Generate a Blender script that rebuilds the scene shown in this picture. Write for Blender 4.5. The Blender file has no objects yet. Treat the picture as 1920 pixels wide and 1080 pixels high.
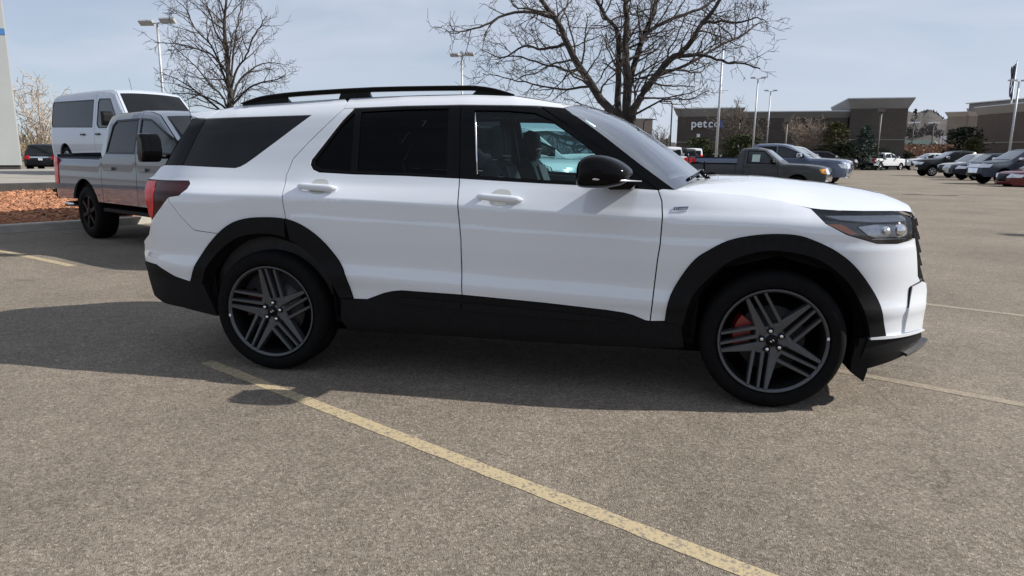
import bpy, bmesh, math, random
import numpy as np
from mathutils import Vector, Matrix
from mathutils.geometry import delaunay_2d_cdt

R = math.radians
random.seed(7)
rng = np.random.default_rng(7)
SC = bpy.context.scene
COL = SC.collection

# ------------------------------------------------------------------ camera
cam = bpy.data.cameras.new('camera')
cam.sensor_fit = 'HORIZONTAL'
cam.sensor_width = 36.0
cam.lens = 36.0 * 1294.9 / 1920
cam.clip_start = 0.05
cam.clip_end = 6000
cam_o = bpy.data.objects.new('camera', cam)
COL.objects.link(cam_o)
CAM = np.array([-0.6757, -4.8485, 1.3851])
AX_R = np.array([0.97962488, 0.20060271, 0.00967756])
AX_U = np.array([-0.04747578, 0.1844846, 0.98168808])
AX_D = np.array([-0.19514393, 0.96214551, -0.19024948])
cam_o.matrix_world = Matrix(((AX_R[0], AX_U[0], -AX_D[0], CAM[0]), (AX_R[1], AX_U[1], -AX_D[1], CAM[1]),
                             (AX_R[2], AX_U[2], -AX_D[2], CAM[2]), (0, 0, 0, 1)))
SC.camera = cam_o


def at(px, py, Z):
    """world point seen at photo pixel (px, py) at depth Z metres"""
    return CAM + ((px - 960) / 1294.9 * AX_R - (py - 540) / 1294.9 * AX_U + AX_D) * Z


def ground_at(px, py, z=0.0):
    d = (px - 960) / 1294.9 * AX_R - (py - 540) / 1294.9 * AX_U + AX_D
    return CAM + d * ((z - CAM[2]) / d[2])


# ------------------------------------------------------------------ sky and sun
SUN = np.array([1.42, 0.25, 1.0])
SUN_EL = math.atan2(SUN[2], math.hypot(SUN[0], SUN[1]))
SUN_AZ = math.atan2(SUN[0], SUN[1])          # clockwise from +y
world = bpy.data.worlds.new('World')
SC.world = world
world.use_nodes = True
nt = world.node_tree
nt.nodes.clear()
w_out = nt.nodes.new('ShaderNodeOutputWorld')
w_bg = nt.nodes.new('ShaderNodeBackground')
sky = nt.nodes.new('ShaderNodeTexSky')
sky.sky_type = 'NISHITA'
sky.sun_disc = False
sky.sun_elevation = SUN_EL
sky.sun_rotation = SUN_AZ
sky.altitude = 1700
sky.air_density = 1.0
sky.dust_density = 1.6
sky.ozone_density = 2.0
w_bg.inputs['Strength'].default_value = 0.070
# thin high cloud: one mapped noise over the whole dome
tc = nt.nodes.new('ShaderNodeTexCoord')
mp = nt.nodes.new('ShaderNodeMapping')
mp.inputs['Scale'].default_value = (1.1, 2.0, 5.5)
mp.inputs['Rotation'].default_value = (0.12, 0.10, 0.5)
nz = nt.nodes.new('ShaderNodeTexNoise')
nz.inputs['Scale'].default_value = 1.5
nz.inputs['Detail'].default_value = 5
nz.inputs['Roughness'].default_value = 0.55
nz.inputs['Distortion'].default_value = 0.6
cr = nt.nodes.new('ShaderNodeValToRGB')
cr.color_ramp.elements[0].position = 0.36
cr.color_ramp.elements[1].position = 0.66
cr.color_ramp.elements[0].color = (0.56, 0.56, 0.56, 1)
cr.color_ramp.elements[1].color = (0.97, 0.97, 0.97, 1)
mx = nt.nodes.new('ShaderNodeMix')
mx.data_type = 'RGBA'
mx.inputs[7].default_value = (6.5, 7.15, 8.4, 1)
L = nt.links.new
L(tc.outputs['Generated'], mp.inputs['Vector'])
L(mp.outputs[0], nz.inputs['Vector'])
L(nz.outputs['Fac'], cr.inputs['Fac'])
L(cr.outputs['Color'], mx.inputs[0])
L(sky.outputs[0], mx.inputs[6])
L(mx.outputs[2], w_bg.inputs['Color'])
L(w_bg.outputs[0], w_out.inputs[0])

sun = bpy.data.lights.new('sun', 'SUN')
sun.energy = 5.0
sun.angle = R(0.53)
sun.color = (1.0, 0.95, 0.87)
sun_o = bpy.data.objects.new('sun', sun)
COL.objects.link(sun_o)
sun_o.rotation_euler = Vector(SUN).to_track_quat('Z', 'Y').to_euler()

SC.view_settings.view_transform = 'Standard'
SC.view_settings.look = 'None'
SC.view_settings.exposure = 0.46
SC.view_settings.gamma = 1.0
SC.view_settings.use_curve_mapping = False
SC.render.engine = 'CYCLES'
SC.cycles.max_bounces = 8
SC.cycles.transparent_max_bounces = 16
SC.cycles.caustics_reflective = False
SC.cycles.caustics_refractive = False

# ------------------------------------------------------------------ materials
MATS = {}


def mat(name, color=(0.5, 0.5, 0.5), rough=0.5, metal=0.0, coat=0.0, spec=0.5, var=0.0, scale=8.0, bump=0.0,
        bscale=None, color2=None, coat_ior=1.5, detail=4):
    m = bpy.data.materials.new(name)
    m.use_nodes = True
    n = m.node_tree
    p = n.nodes['Principled BSDF']
    p.inputs['Base Color'].default_value = (*color, 1)
    p.inputs['Roughness'].default_value = rough
    p.inputs['Metallic'].default_value = metal
    p.inputs['Coat Weight'].default_value = coat
    p.inputs['Coat Roughness'].default_value = 0.025
    p.inputs['Coat IOR'].default_value = coat_ior
    p.inputs['Specular IOR Level'].default_value = spec
    if var or color2 or bump:
        t = n.nodes.new('ShaderNodeTexCoord')
        nz = n.nodes.new('ShaderNodeTexNoise')
        nz.inputs['Scale'].default_value = scale
        nz.inputs['Detail'].default_value = detail
        n.links.new(t.outputs['Object'], nz.inputs['Vector'])
        if var or color2:
            mx = n.nodes.new('ShaderNodeMix')
            mx.data_type = 'RGBA'
            c2 = color2 or tuple(c * (1 - var) for c in color)
            c1 = color if color2 else tuple(min(1, c * (1 + var)) for c in color)
            mx.inputs[6].default_value = (*c1, 1)
            mx.inputs[7].default_value = (*c2, 1)
            mr = n.nodes.new('ShaderNodeMapRange')
            mr.inputs[1].default_value = 0.35
            mr.inputs[2].default_value = 0.65
            n.links.new(nz.outputs['Fac'], mr.inputs[0])
            n.links.new(mr.outputs[0], mx.inputs[0])
            n.links.new(mx.outputs[2], p.inputs['Base Color'])
        if bump:
            nb = n.nodes.new('ShaderNodeTexNoise')
            nb.inputs['Scale'].default_value = bscale or scale * 4
            nb.inputs['Detail'].default_value = 3
            n.links.new(t.outputs['Object'], nb.inputs['Vector'])
            b = n.nodes.new('ShaderNodeBump')
            b.inputs['Strength'].default_value = bump
            b.inputs['Distance'].default_value = 0.01
            n.links.new(nb.outputs['Fac'], b.inputs['Height'])
            n.links.new(b.outputs[0], p.inputs['Normal'])
    MATS[name] = m
    return m


def glass_mat(name, tint, ior=1.5, boost=1.0):
    """thin sheet: tinted see-through plus mirror by angle"""
    m = bpy.data.materials.new(name)
    m.use_nodes = True
    n = m.node_tree
    n.nodes.clear()
    o = n.nodes.new('ShaderNodeOutputMaterial')
    tr = n.nodes.new('ShaderNodeBsdfTransparent')
    tr.inputs[0].default_value = (*tint, 1)
    gl = n.nodes.new('ShaderNodeBsdfGlossy')
    gl.inputs['Roughness'].default_value = 0.01
    fr = n.nodes.new('ShaderNodeFresnel')
    fr.inputs['IOR'].default_value = ior
    mul = n.nodes.new('ShaderNodeMath')
    mul.operation = 'MULTIPLY'
    mul.use_clamp = True
    mul.inputs[1].default_value = boost
    ms = n.nodes.new('ShaderNodeMixShader')
    n.links.new(fr.outputs[0], mul.inputs[0])
    n.links.new(mul.outputs[0], ms.inputs[0])
    n.links.new(tr.outputs[0], ms.inputs[1])
    n.links.new(gl.outputs[0], ms.inputs[2])
    n.links.new(ms.outputs[0], o.inputs[0])
    MATS[name] = m
    return m


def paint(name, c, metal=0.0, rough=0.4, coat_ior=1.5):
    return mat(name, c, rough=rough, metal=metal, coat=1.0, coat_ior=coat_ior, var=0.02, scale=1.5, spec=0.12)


paint('white_paint', (0.655, 0.69, 0.745), coat_ior=1.95)
paint('roof_white', (0.64, 0.67, 0.72), coat_ior=1.95)
mat('gloss_black', (0.003, 0.003, 0.0035), rough=0.10, spec=0.13, var=0.1, scale=3)
mat('black_plastic', (0.008, 0.008, 0.009), rough=0.6, spec=0.12, var=0.15, scale=40, bump=0.05, bscale=300)
mat('dark_liner', (0.004, 0.004, 0.004), rough=0.9, spec=0.1, var=0.2, scale=10)
mat('tyre_rubber', (0.0045, 0.0045, 0.005), rough=0.8, spec=0.12, var=0.2, scale=25, bump=0.1, bscale=120)
mat('rim_grey', (0.088, 0.092, 0.10), rough=0.42, metal=0.6, var=0.06, scale=12)
mat('rim_silver', (0.55, 0.56, 0.58), rough=0.3, metal=0.8, var=0.05, scale=12)
mat('rim_black', (0.008, 0.008, 0.008), rough=0.5, spec=.15, var=0.1, scale=12)
mat('chrome', (0.75, 0.76, 0.78), rough=0.12, metal=1.0, var=0.03, scale=9)
mat('brake_disc', (0.16, 0.16, 0.16), rough=0.4, metal=0.8, var=0.15, scale=30)
mat('caliper_red', (0.24, 0.012, 0.012), rough=0.35, coat=0.6, var=0.1, scale=20)
mat('amber', (0.62, 0.16, 0.03), rough=0.2, coat=1.0, var=0.12, scale=60)
mat('amber_bright', (0.85, 0.33, 0.02), rough=0.2, coat=1.0, var=0.1, scale=60)
mat('lamp_red', (0.60, 0.010, 0.012), rough=0.2, spec=0.3, var=0.15, scale=30)
mat('lamp_smoke', (0.035, 0.004, 0.005), rough=0.15, spec=0.25, var=0.15, scale=30)
mat('lamp_clear', (0.66, 0.69, 0.74), rough=0.15, metal=0.35, coat=1.0, var=0.15, scale=25)
mat('lamp_dark', (0.03, 0.032, 0.038), rough=0.2, coat=1.0, var=0.2, scale=30)
mat('drl_white', (0.70, 0.73, 0.78), rough=0.2, metal=0.0, coat=1.0, var=0.05, scale=30)
mat('seat_grey', (0.15, 0.15, 0.155), rough=0.75, var=0.1, scale=60, bump=0.1, bscale=400)
mat('seat_dark', (0.035, 0.035, 0.037), rough=0.7, var=0.1, scale=60)
mat('cabin_dark', (0.022, 0.022, 0.024), rough=0.8, var=0.15, scale=20)
mat('cabin_grey', (0.10, 0.10, 0.10), rough=0.8, var=0.1, scale=20)
glass_mat('clear_glass', (0.50, 0.70, 0.72), 1.45, .8)
glass_mat('screen_glass', (0.40, 0.50, 0.52), 1.65, 3.2)
glass_mat('lens_glass', (0.93, 0.93, 0.94), 1.5, 1.3)
glass_mat('privacy_glass', (0.03, 0.033, 0.036), 1.42, .35)
mat('car_glass', (0.010, 0.011, 0.012), rough=0.05, spec=0.22, var=0.3, scale=1.2)
mat('car_glass_clear', (0.035, 0.042, 0.046), rough=0.05, spec=0.35, var=0.5, scale=1.7)
mat('car_windshield', (0.03, 0.035, 0.04), rough=0.04, spec=0.8, coat=1.0, coat_ior=1.8, var=0.2, scale=1.5)
mat('paper_green', (0.45, 0.56, 0.53), rough=0.8, var=0.05, scale=20)
mat('plate_white', (0.70, 0.72, 0.74), rough=0.5, var=0.05, scale=40)
mat('badge_dark', (0.07, 0.08, 0.14), rough=0.3, metal=0.4, var=0.1, scale=40)
mat('badge_light', (0.65, 0.66, 0.68), rough=0.3, metal=0.6, var=0.05, scale=40)
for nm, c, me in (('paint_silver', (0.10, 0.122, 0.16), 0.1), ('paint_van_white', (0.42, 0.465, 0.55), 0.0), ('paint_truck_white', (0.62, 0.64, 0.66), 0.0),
                  ('paint_black', (0.010, 0.011, 0.014), 0.0), ('paint_charcoal', (0.050, 0.054, 0.057), 0.35),
                  ('paint_slate_blue', (0.11, 0.14, 0.21), 0.45), ('paint_pale_silver', (0.50, 0.51, 0.48), 0.3),
                  ('paint_navy', (0.010, 0.014, 0.028), 0.2), ('paint_blue_grey', (0.05, 0.062, 0.082), 0.35),
                  ('paint_red', (0.13, 0.010, 0.014), 0.2)):
    paint(nm, c, me)
for nm in ('paint_black', 'paint_navy', 'paint_charcoal', 'paint_blue_grey'):
    q = MATS[nm].node_tree.nodes['Principled BSDF'].inputs
    q['Coat Weight'].default_value = .22; q['Specular IOR Level'].default_value = .2
    q['Metallic'].default_value = 0


# ------------------------------------------------------------------ object helpers
def setp(o, label=None, cat=None, group=None, kind=None):
    if label: o['label'] = label
    if cat: o['category'] = cat
    if group: o['group'] = group
    if kind: o['kind'] = kind
    return o


def thing(name, label, cat, loc=(0, 0, 0), rz=0.0, group=None):
    o = bpy.data.objects.new(name, None)
    o.empty_display_size = 0.2
    COL.objects.link(o)
    o.location = loc
    o.rotation_euler = (0, 0, rz)
    return setp(o, label, cat, group)


def copy_tree(o, parent=None):
    c = o.copy()
    COL.objects.link(c)
    c.parent = parent
    for ch in list(o.children):
        copy_tree(ch, c)
    return c


class MB:
    def __init__(s):
        s.v = []
        s.f = []
        s.mi = []
        s.sm = []
        s.nrm = {}

    def add(s, vs, fs, smooth=False, mi=0, nrm=None):
        b = len(s.v)
        s.v += [tuple(map(float, v)) for v in vs]
        s.f += [tuple(int(i) + b for i in f) for f in fs]
        s.sm += [smooth] * len(fs)
        s.mi += [mi] * len(fs)
        if nrm is not None:
            for i, nn in enumerate(nrm):
                s.nrm[b + i] = nn
        return b

    def box(s, c, size, rz=0.0, mi=0, M=None):
        x, y, z = [d / 2 for d in size]
        vs = [(sx * x, sy * y, sz * z) for sx in (-1, 1) for sy in (-1, 1) for sz in (-1, 1)]
        m = Matrix.Translation(c) @ (M if M is not None else Matrix.Rotation(rz, 4, 'Z'))
        vs = [m @ Vector(v) for v in vs]
        s.add(vs, [(0, 1, 3, 2), (4, 6, 7, 5), (0, 4, 5, 1), (2, 3, 7, 6), (0, 2, 6, 4), (1, 5, 7, 3)], mi=mi)

    def tube(s, pts, rad, n=8, mi=0, smooth=True, caps=True):
        pts = [Vector(p) for p in pts]
        if not hasattr(rad, '__len__'): rad = [rad] * len(pts)
        vs = []
        fs = []
        up = Vector((0.31, 0.17, 0.93))
        for i, p in enumerate(pts):
            t = (pts[min(i + 1, len(pts) - 1)] - pts[max(i - 1, 0)])
            if t.length < 1e-9: t = Vector((0, 0, 1))
            t.normalize()
            a = t.cross(up)
            if a.length < 0.1: a = t.cross(Vector((1, 0, 0)))
            a.normalize()
            b = t.cross(a)
            for k in range(n):
                q = 2 * math.pi * k / n
                vs.append(p + (a * math.cos(q) + b * math.sin(q)) * rad[i])
        for i in range(len(pts) - 1):
            for k in range(n):
                k2 = (k + 1) % n
                fs.append((i * n + k, i * n + k2, (i + 1) * n + k2, (i + 1) * n + k))
        if caps:
            fs.append(tuple(range(n)))
            fs.append(tuple(range((len(pts) - 1) * n, len(pts) * n))[::-1])
        s.add(vs, fs, smooth, mi)

    def lathe(s, prof, axis='y', n=48, c=(0, 0, 0), mi=0, smooth=True, arc=None):
        """prof: (radius, offset along axis)"""
        vs = []
        fs = []
        for r, a in prof:
            for k in range(n):
                q = 2 * math.pi * k / n if arc is None else arc[0] + (arc[1] - arc[0]) * k / (n - 1)
                if axis == 'y':
                    vs.append((c[0] + r * math.cos(q), c[1] + a, c[2] + r * math.sin(q)))
                elif axis == 'z':
                    vs.append((c[0] + r * math.cos(q), c[1] + r * math.sin(q), c[2] + a))
                else:
                    vs.append((c[0] + a, c[1] + r * math.cos(q), c[2] + r * math.sin(q)))
        for i in range(len(prof) - 1):
            for k in range(n if arc is None else n - 1):
                k2 = (k + 1) % n
                fs.append((i * n + k, i * n + k2, (i + 1) * n + k2, (i + 1) * n + k))
        s.add(vs, fs, smooth, mi)

    def prism(s, poly, fn0, fn1, mi=0, smooth=False):
        """poly 2d list; fn0/fn1 map 2d->3d for the two faces"""
        n = len(poly)
        vs = [fn0(*p) for p in poly] + [fn1(*p) for p in poly]
        fs = [tuple(range(n))[::-1], tuple(range(n, 2 * n))]
        for i in range(n):
            j = (i + 1) % n
            fs.append((i, j, n + j, n + i))
        s.add(vs, fs, smooth, mi)

    def build(s, name, mats, parent=None, fixn=True):
        me = bpy.data.meshes.new(name)
        me.from_pydata(s.v, [], s.f)
        if not isinstance(mats, (list, tuple)): mats = [mats]
        for m in mats:
            me.materials.append(MATS[m] if isinstance(m, str) else m)
        me.polygons.foreach_set('use_smooth', s.sm)
        if len(mats) > 1: me.polygons.foreach_set('material_index', s.mi)
        if fixn and not s.nrm:
            b = bmesh.new()
            b.from_mesh(me)
            bmesh.ops.recalc_face_normals(b, faces=b.faces)
            b.to_mesh(me)
            b.free()
        if s.nrm:
            ln = []
            pn = [p.normal.copy() for p in me.polygons]
            for pi, p in enumerate(me.polygons):
                for li in p.loop_indices:
                    vi = me.loops[li].vertex_index
                    ln.append(s.nrm.get(vi, tuple(pn[pi])))
            me.normals_split_custom_set(ln)
        me.update()
        o = bpy.data.objects.new(name, me)
        COL.objects.link(o)
        if parent is not None: o.parent = parent
        return o


# ------------------------------------------------------------------ curved sheet from a side-view outline
def resample(P, seg):
    out = []
    n = len(P)
    for i in range(n):
        a = np.array(P[i], float)
        b = np.array(P[(i + 1) % n], float)
        k = max(1, int(math.ceil(np.linalg.norm(b - a) / seg)))
        for j in range(k): out.append(a + (b - a) * j / k)
    return np.array(out)


def smooth_line(P, k=4):
    """catmull-rom through open polyline"""
    P = [np.array(p, float) for p in P]
    out = []
    for i in range(len(P) - 1):
        p0 = P[max(i - 1, 0)]; p1 = P[i]; p2 = P[i + 1]; p3 = P[min(i + 2, len(P) - 1)]
        for j in range(k):
            t = j / k
            out.append(tuple(0.5 * ((2 * p1) + (-p0 + p2) * t + (2 * p0 - 5 * p1 + 4 * p2 - p3) * t * t + (-p0 + 3 * p1 - 3 * p2 + p3) * t ** 3)))
    out.append(tuple(P[-1]))
    return out


def pip(P, pts):
    x = pts[:, 0]; y = pts[:, 1]
    ins = np.zeros(len(pts), bool)
    n = len(P)
    for i in range(n):
        x1, y1 = P[i]; x2, y2 = P[(i + 1) % n]
        if y1 == y2: continue
        c = ((y1 > y) != (y2 > y)) & (x < (x2 - x1) * (y - y1) / (y2 - y1) + x1)
        ins ^= c
    return ins


def seg_dist(P, pts):
    d = np.full(len(pts), 1e9)
    n = len(P)
    for i in range(n):
        a = np.array(P[i]); b = np.array(P[(i + 1) % n])
        ab = b - a
        L2 = ab @ ab
        if L2 < 1e-12: continue
        t = np.clip(((pts - a) @ ab) / L2, 0, 1)
        d = np.minimum(d, np.linalg.norm(pts - a - t[:, None] * ab, axis=1))
    return d


def area2(P):
    P = np.array(P)
    return 0.5 * np.sum(P[:, 0] * np.roll(P[:, 1], -1) - np.roll(P[:, 0], -1) * P[:, 1])


def inset_poly(P, g):
    P = np.array(P, float)
    keep = [i for i in range(len(P)) if np.linalg.norm(P[i] - P[i - 1]) > 1e-6]
    P = P[keep]
    if area2(P) < 0: P = P[::-1]
    n = len(P)
    out = []
    for i in range(n):
        e1 = P[i] - P[i - 1]
        e2 = P[(i + 1) % n] - P[i]
        e1 /= np.linalg.norm(e1); e2 /= np.linalg.norm(e2)
        n1 = np.array([-e1[1], e1[0]]); n2 = np.array([-e2[1], e2[0]])
        b = n1 + n2
        b = b * 2 / max(b @ b, 0.8)
        out.append(P[i] + b * g)
    return np.array(out)


def sheet(mb, poly, S, holes=(), off=0.0, gap=0.0035, fold=0.014, step=0.05, seg=None, side=1, mi=0, hgap=0.0, rows=None):
    seg = seg or step
    P = inset_poly(poly, gap) if gap else np.array(poly, float)
    if area2(P) < 0: P = P[::-1]
    P = resample(P, seg)
    H = [resample(inset_poly(h, -hgap) if hgap else np.array(h, float), seg) for h in holes]
    lo = P.min(0); hi = P.max(0)
    gx, gz = np.meshgrid(np.arange(lo[0] + step * .5, hi[0], step), np.arange(lo[1] + step * .5, hi[1], step))
    g = np.stack([gx.ravel(), gz.ravel()], 1)
    g = g + (rng.random(g.shape) - .5) * step * 0.02
    if rows is not None and len(g):
        ex = np.array([(x, z + rows[1] * (x + 1.6)) for z in rows[0] for x in np.arange(lo[0], hi[0], step * 1.5)])
        g = g[np.min(np.abs(g[:, 1:2] - rows[1] * (g[:, :1] + 1.6) - np.array(rows[0])[None]), axis=1) > step * .3]
        g = np.concatenate([g, ex])
    if len(g):
        m = pip(P, g) & (seg_dist(P, g) > step * 0.45)
        for h in H: m &= ~pip(h, g) & (seg_dist(h, g) > step * 0.45)
        g = g[m]
    pts = [tuple(p) for p in P]
    edges = [(i, (i + 1) % len(P)) for i in range(len(P))]
    for h in H:
        b = len(pts)
        pts += [tuple(p) for p in h]
        edges += [(b + i, b + (i + 1) % len(h)) for i in range(len(h))]
    pts += [tuple(p) for p in g]
    V, E, F, *_ = delaunay_2d_cdt([Vector(p) for p in pts], edges, [], 0, 1e-6)
    V = np.array([(v[0], v[1]) for v in V])
    F = np.array([f for f in F if len(f) == 3], int)
    c = V[F].mean(1)
    keep = pip(P, c)
    for h in H: keep &= ~pip(h, c)
    F = F[keep]
    e = 0.004
    x, z = V[:, 0], V[:, 1]
    w = S(x, z)
    sx = (S(x + e, z) - S(x - e, z)) / (2 * e)
    sz = (S(x, z + e) - S(x, z - e)) / (2 * e)
    sx = np.clip(sx, -6, 6); sz = np.clip(sz, -6, 6)
    N = np.stack([-sx, -np.ones_like(x) * side, -sz], 1)
    N /= np.linalg.norm(N, axis=1)[:, None]
    X = np.stack([x, -side * w, z], 1) + N * off
    fs = []
    cnt = {}
    for t in F:
        a, b, cc = X[t[0]], X[t[1]], X[t[2]]
        nn = np.cross(b - a, cc - a)
        t = tuple(t) if nn @ N[t[0]] > 0 else (t[0], t[2], t[1])
        fs.append(t)
        for i in range(3):
            k = (t[i], t[(i + 1) % 3])
            cnt[k] = cnt.get(k, 0) + 1
    mb.add(X, fs, True, mi, nrm=[tuple(n) for n in N])
    if fold:
        be = [k for k in cnt if (k[1], k[0]) not in cnt]
        ids = sorted({i for k in be for i in k})
        mp = {v: i for i, v in enumerate(ids)}
        vs = [X[i] for i in ids] + [X[i] - N[i] * fold for i in ids]
        nn = len(ids)
        mb.add(vs, [(mp[b], mp[a], nn + mp[a], nn + mp[b]) for a, b in be], False, mi)


def band(mb, pts, wid, bul, p=2.5, m=14, mi=0, t0=-1.0, t1=1.0, off=0.0, thick=0.0):
    """sheet across the car: pts (x,z) along the profile, wid half widths, bul (dx,dz) at the centre line"""
    ts = np.linspace(t0, t1, m + 1)
    n = len(pts)
    P = np.array(pts, float)
    T = np.gradient(P, axis=0) if n > 1 else np.array([[0, 1.]])
    Nn = np.stack([-T[:, 1], T[:, 0]], 1)
    Nn /= np.maximum(np.linalg.norm(Nn, axis=1), 1e-9)[:, None]
    vs = []
    for i in range(n):
        for t in ts:
            k = 1 - abs(t) ** p
            vs.append((P[i, 0] + bul[i][0] * k + Nn[i, 0] * off, -wid[i] * t, P[i, 1] + bul[i][1] * k + Nn[i, 1] * off))
    fs = []
    for i in range(n - 1):
        for j in range(m):
            a = i * (m + 1) + j
            fs.append((a, a + 1, a + m + 2, a + m + 1))
    mb.add(vs, fs, True, mi)


# ================================================================== ground
def asphalt_mat():
    m = bpy.data.materials.new('asphalt'); m.use_nodes = True
    n = m.node_tree; p = n.nodes['Principled BSDF']; K = n.links.new
    t = n.nodes.new('ShaderNodeTexCoord')
    v = n.nodes.new('ShaderNodeTexVoronoi'); v.inputs['Scale'].default_value = 92
    v2 = n.nodes.new('ShaderNodeTexVoronoi'); v2.inputs['Scale'].default_value = 210
    n1 = n.nodes.new('ShaderNodeTexNoise'); n1.inputs['Scale'].default_value = .55; n1.inputs['Detail'].default_value = 6; n1.inputs['Roughness'].default_value = .6
    n2 = n.nodes.new('ShaderNodeTexNoise'); n2.inputs['Scale'].default_value = 9; n2.inputs['Detail'].default_value = 4
    for q in (v, v2, n1, n2): K(t.outputs['Object'], q.inputs['Vector'])
    r = n.nodes.new('ShaderNodeValToRGB')
    e = r.color_ramp.elements
    e[0].position = 0; e[0].color = (.085, .071, .056, 1)
    e[1].position = 1; e[1].color = (.44, .385, .31, 1)
    for po, c in ((.3, (.155, .130, .104, 1)), (.62, (.212, .181, .146, 1)), (.85, (.268, .230, .186, 1))):
        q = e.new(po); q.color = c
    sp = n.nodes.new('ShaderNodeSeparateColor'); K(v.outputs['Color'], sp.inputs[0])
    sp2 = n.nodes.new('ShaderNodeSeparateColor'); K(v2.outputs['Color'], sp2.inputs[0])
    ad = n.nodes.new('ShaderNodeMix'); ad.inputs[0].default_value = .4
    K(sp.outputs[0], ad.inputs[2]); K(sp2.outputs[0], ad.inputs[3]); K(ad.outputs[0], r.inputs[0])
    mr = n.nodes.new('ShaderNodeMapRange'); mr.inputs[1].default_value = .3; mr.inputs[2].default_value = .7; mr.inputs[3].default_value = .78; mr.inputs[4].default_value = 1.18
    K(n1.outputs['Fac'], mr.inputs[0])
    mr2 = n.nodes.new('ShaderNodeMapRange'); mr2.inputs[1].default_value = .3; mr2.inputs[2].default_value = .7; mr2.inputs[3].default_value = .9; mr2.inputs[4].default_value = 1.1
    K(n2.outputs['Fac'], mr2.inputs[0])
    mu = n.nodes.new('ShaderNodeMath'); mu.operation = 'MULTIPLY'; K(mr.outputs[0], mu.inputs[0]); K(mr2.outputs[0], mu.inputs[1])
    vm = n.nodes.new('ShaderNodeVectorMath'); vm.operation = 'SCALE'; K(r.outputs[0], vm.inputs[0]); K(mu.outputs[0], vm.inputs['Scale'])
    n3 = n.nodes.new('ShaderNodeTexNoise'); n3.inputs['Scale'].default_value = 1.9; n3.inputs['Detail'].default_value = 3; K(t.outputs['Object'], n3.inputs['Vector'])
    m3 = n.nodes.new('ShaderNodeMapRange'); m3.inputs[1].default_value = .66; m3.inputs[2].default_value = .74; m3.inputs[3].default_value = 1; m3.inputs[4].default_value = .78
    K(n3.outputs['Fac'], m3.inputs[0])
    v4 = n.nodes.new('ShaderNodeTexVoronoi'); v4.feature = 'DISTANCE_TO_EDGE'; v4.inputs['Scale'].default_value = .16
    dn = n.nodes.new('ShaderNodeTexNoise'); dn.inputs['Scale'].default_value = 1.4; dn.inputs['Detail'].default_value = 6; K(t.outputs['Object'], dn.inputs['Vector'])
    da = n.nodes.new('ShaderNodeVectorMath'); da.operation = 'MULTIPLY_ADD'; da.inputs[1].default_value = (1.2, 1.2, 0); K(dn.outputs['Color'], da.inputs[0]); K(t.outputs['Object'], da.inputs[2]); K(da.outputs[0], v4.inputs['Vector'])
    m4 = n.nodes.new('ShaderNodeMapRange'); m4.inputs[1].default_value = .0008; m4.inputs[2].default_value = .0022; m4.inputs[3].default_value = .78; m4.inputs[4].default_value = 1
    K(v4.outputs['Distance'], m4.inputs[0])
    mm = n.nodes.new('ShaderNodeMath'); mm.operation = 'MULTIPLY'; K(m3.outputs[0], mm.inputs[0]); K(m4.outputs[0], mm.inputs[1])
    vm2 = n.nodes.new('ShaderNodeVectorMath'); vm2.operation = 'SCALE'; K(vm.outputs[0], vm2.inputs[0]); K(mm.outputs[0], vm2.inputs['Scale'])
    K(vm2.outputs[0], p.inputs['Base Color'])
    p.inputs['Roughness'].default_value = .9
    p.inputs['Specular IOR Level'].default_value = .25
    b = n.nodes.new('ShaderNodeBump'); b.inputs['Strength'].default_value = .8; b.inputs['Distance'].default_value = .004
    ad2 = n.nodes.new('ShaderNodeMath'); ad2.operation = 'ADD'; K(sp.outputs[1], ad2.inputs[0]); K(v2.outputs['Distance'], ad2.inputs[1])
    K(ad2.outputs[0], b.inputs['Height']); K(b.outputs[0], p.inputs['Normal'])
    MATS['asphalt'] = m


asphalt_mat()


def line_mat(name, c, wear):
    m = bpy.data.materials.new(name); m.use_nodes = True
    n = m.node_tree; p = n.nodes['Principled BSDF']; K = n.links.new
    t = n.nodes.new('ShaderNodeTexCoord')
    v = n.nodes.new('ShaderNodeTexVoronoi'); v.inputs['Scale'].default_value = 95
    n2 = n.nodes.new('ShaderNodeTexNoise'); n2.inputs['Scale'].default_value = 22; n2.inputs['Detail'].default_value = 8; n2.inputs['Roughness'].default_value = .7
    for q in (v, n2): K(t.outputs['Object'], q.inputs['Vector'])
    sp = n.nodes.new('ShaderNodeSeparateColor'); K(v.outputs['Color'], sp.inputs[0])
    ad = n.nodes.new('ShaderNodeMath'); ad.operation = 'MULTIPLY_ADD'; ad.inputs[1].default_value = .45
    K(sp.outputs[0], ad.inputs[0]); K(n2.outputs['Fac'], ad.inputs[2])
    st = n.nodes.new('ShaderNodeMapRange'); st.inputs[1].default_value = wear - .12; st.inputs[2].default_value = wear + .12
    K(ad.outputs[0], st.inputs[0])
    mx = n.nodes.new('ShaderNodeMix'); mx.data_type = 'RGBA'
    mx.inputs[6].default_value = (*c, 1); mx.inputs[7].default_value = (.18, .155, .126, 1)
    K(st.outputs[0], mx.inputs[0]); K(mx.outputs[2], p.inputs['Base Color'])
    p.inputs['Roughness'].default_value = .8
    b = n.nodes.new('ShaderNodeBump'); b.inputs['Strength'].default_value = .4; b.inputs['Distance'].default_value = .003
    K(sp.outputs[1], b.inputs['Height']); K(b.outputs[0], p.inputs['Normal'])
    MATS[name] = m


line_mat('yellow_line_paint', (.39, .315, .19), .86)
line_mat('faded_line_paint', (.29, .235, .165), .72)
mb = MB()
mb.add([(-900, -700, 0), (900, -700, 0), (900, 1500, 0), (-900, 1500, 0)], [(0, 1, 2, 3)])
g = mb.build('parking_lot', 'asphalt'); setp(g, kind='structure')


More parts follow.
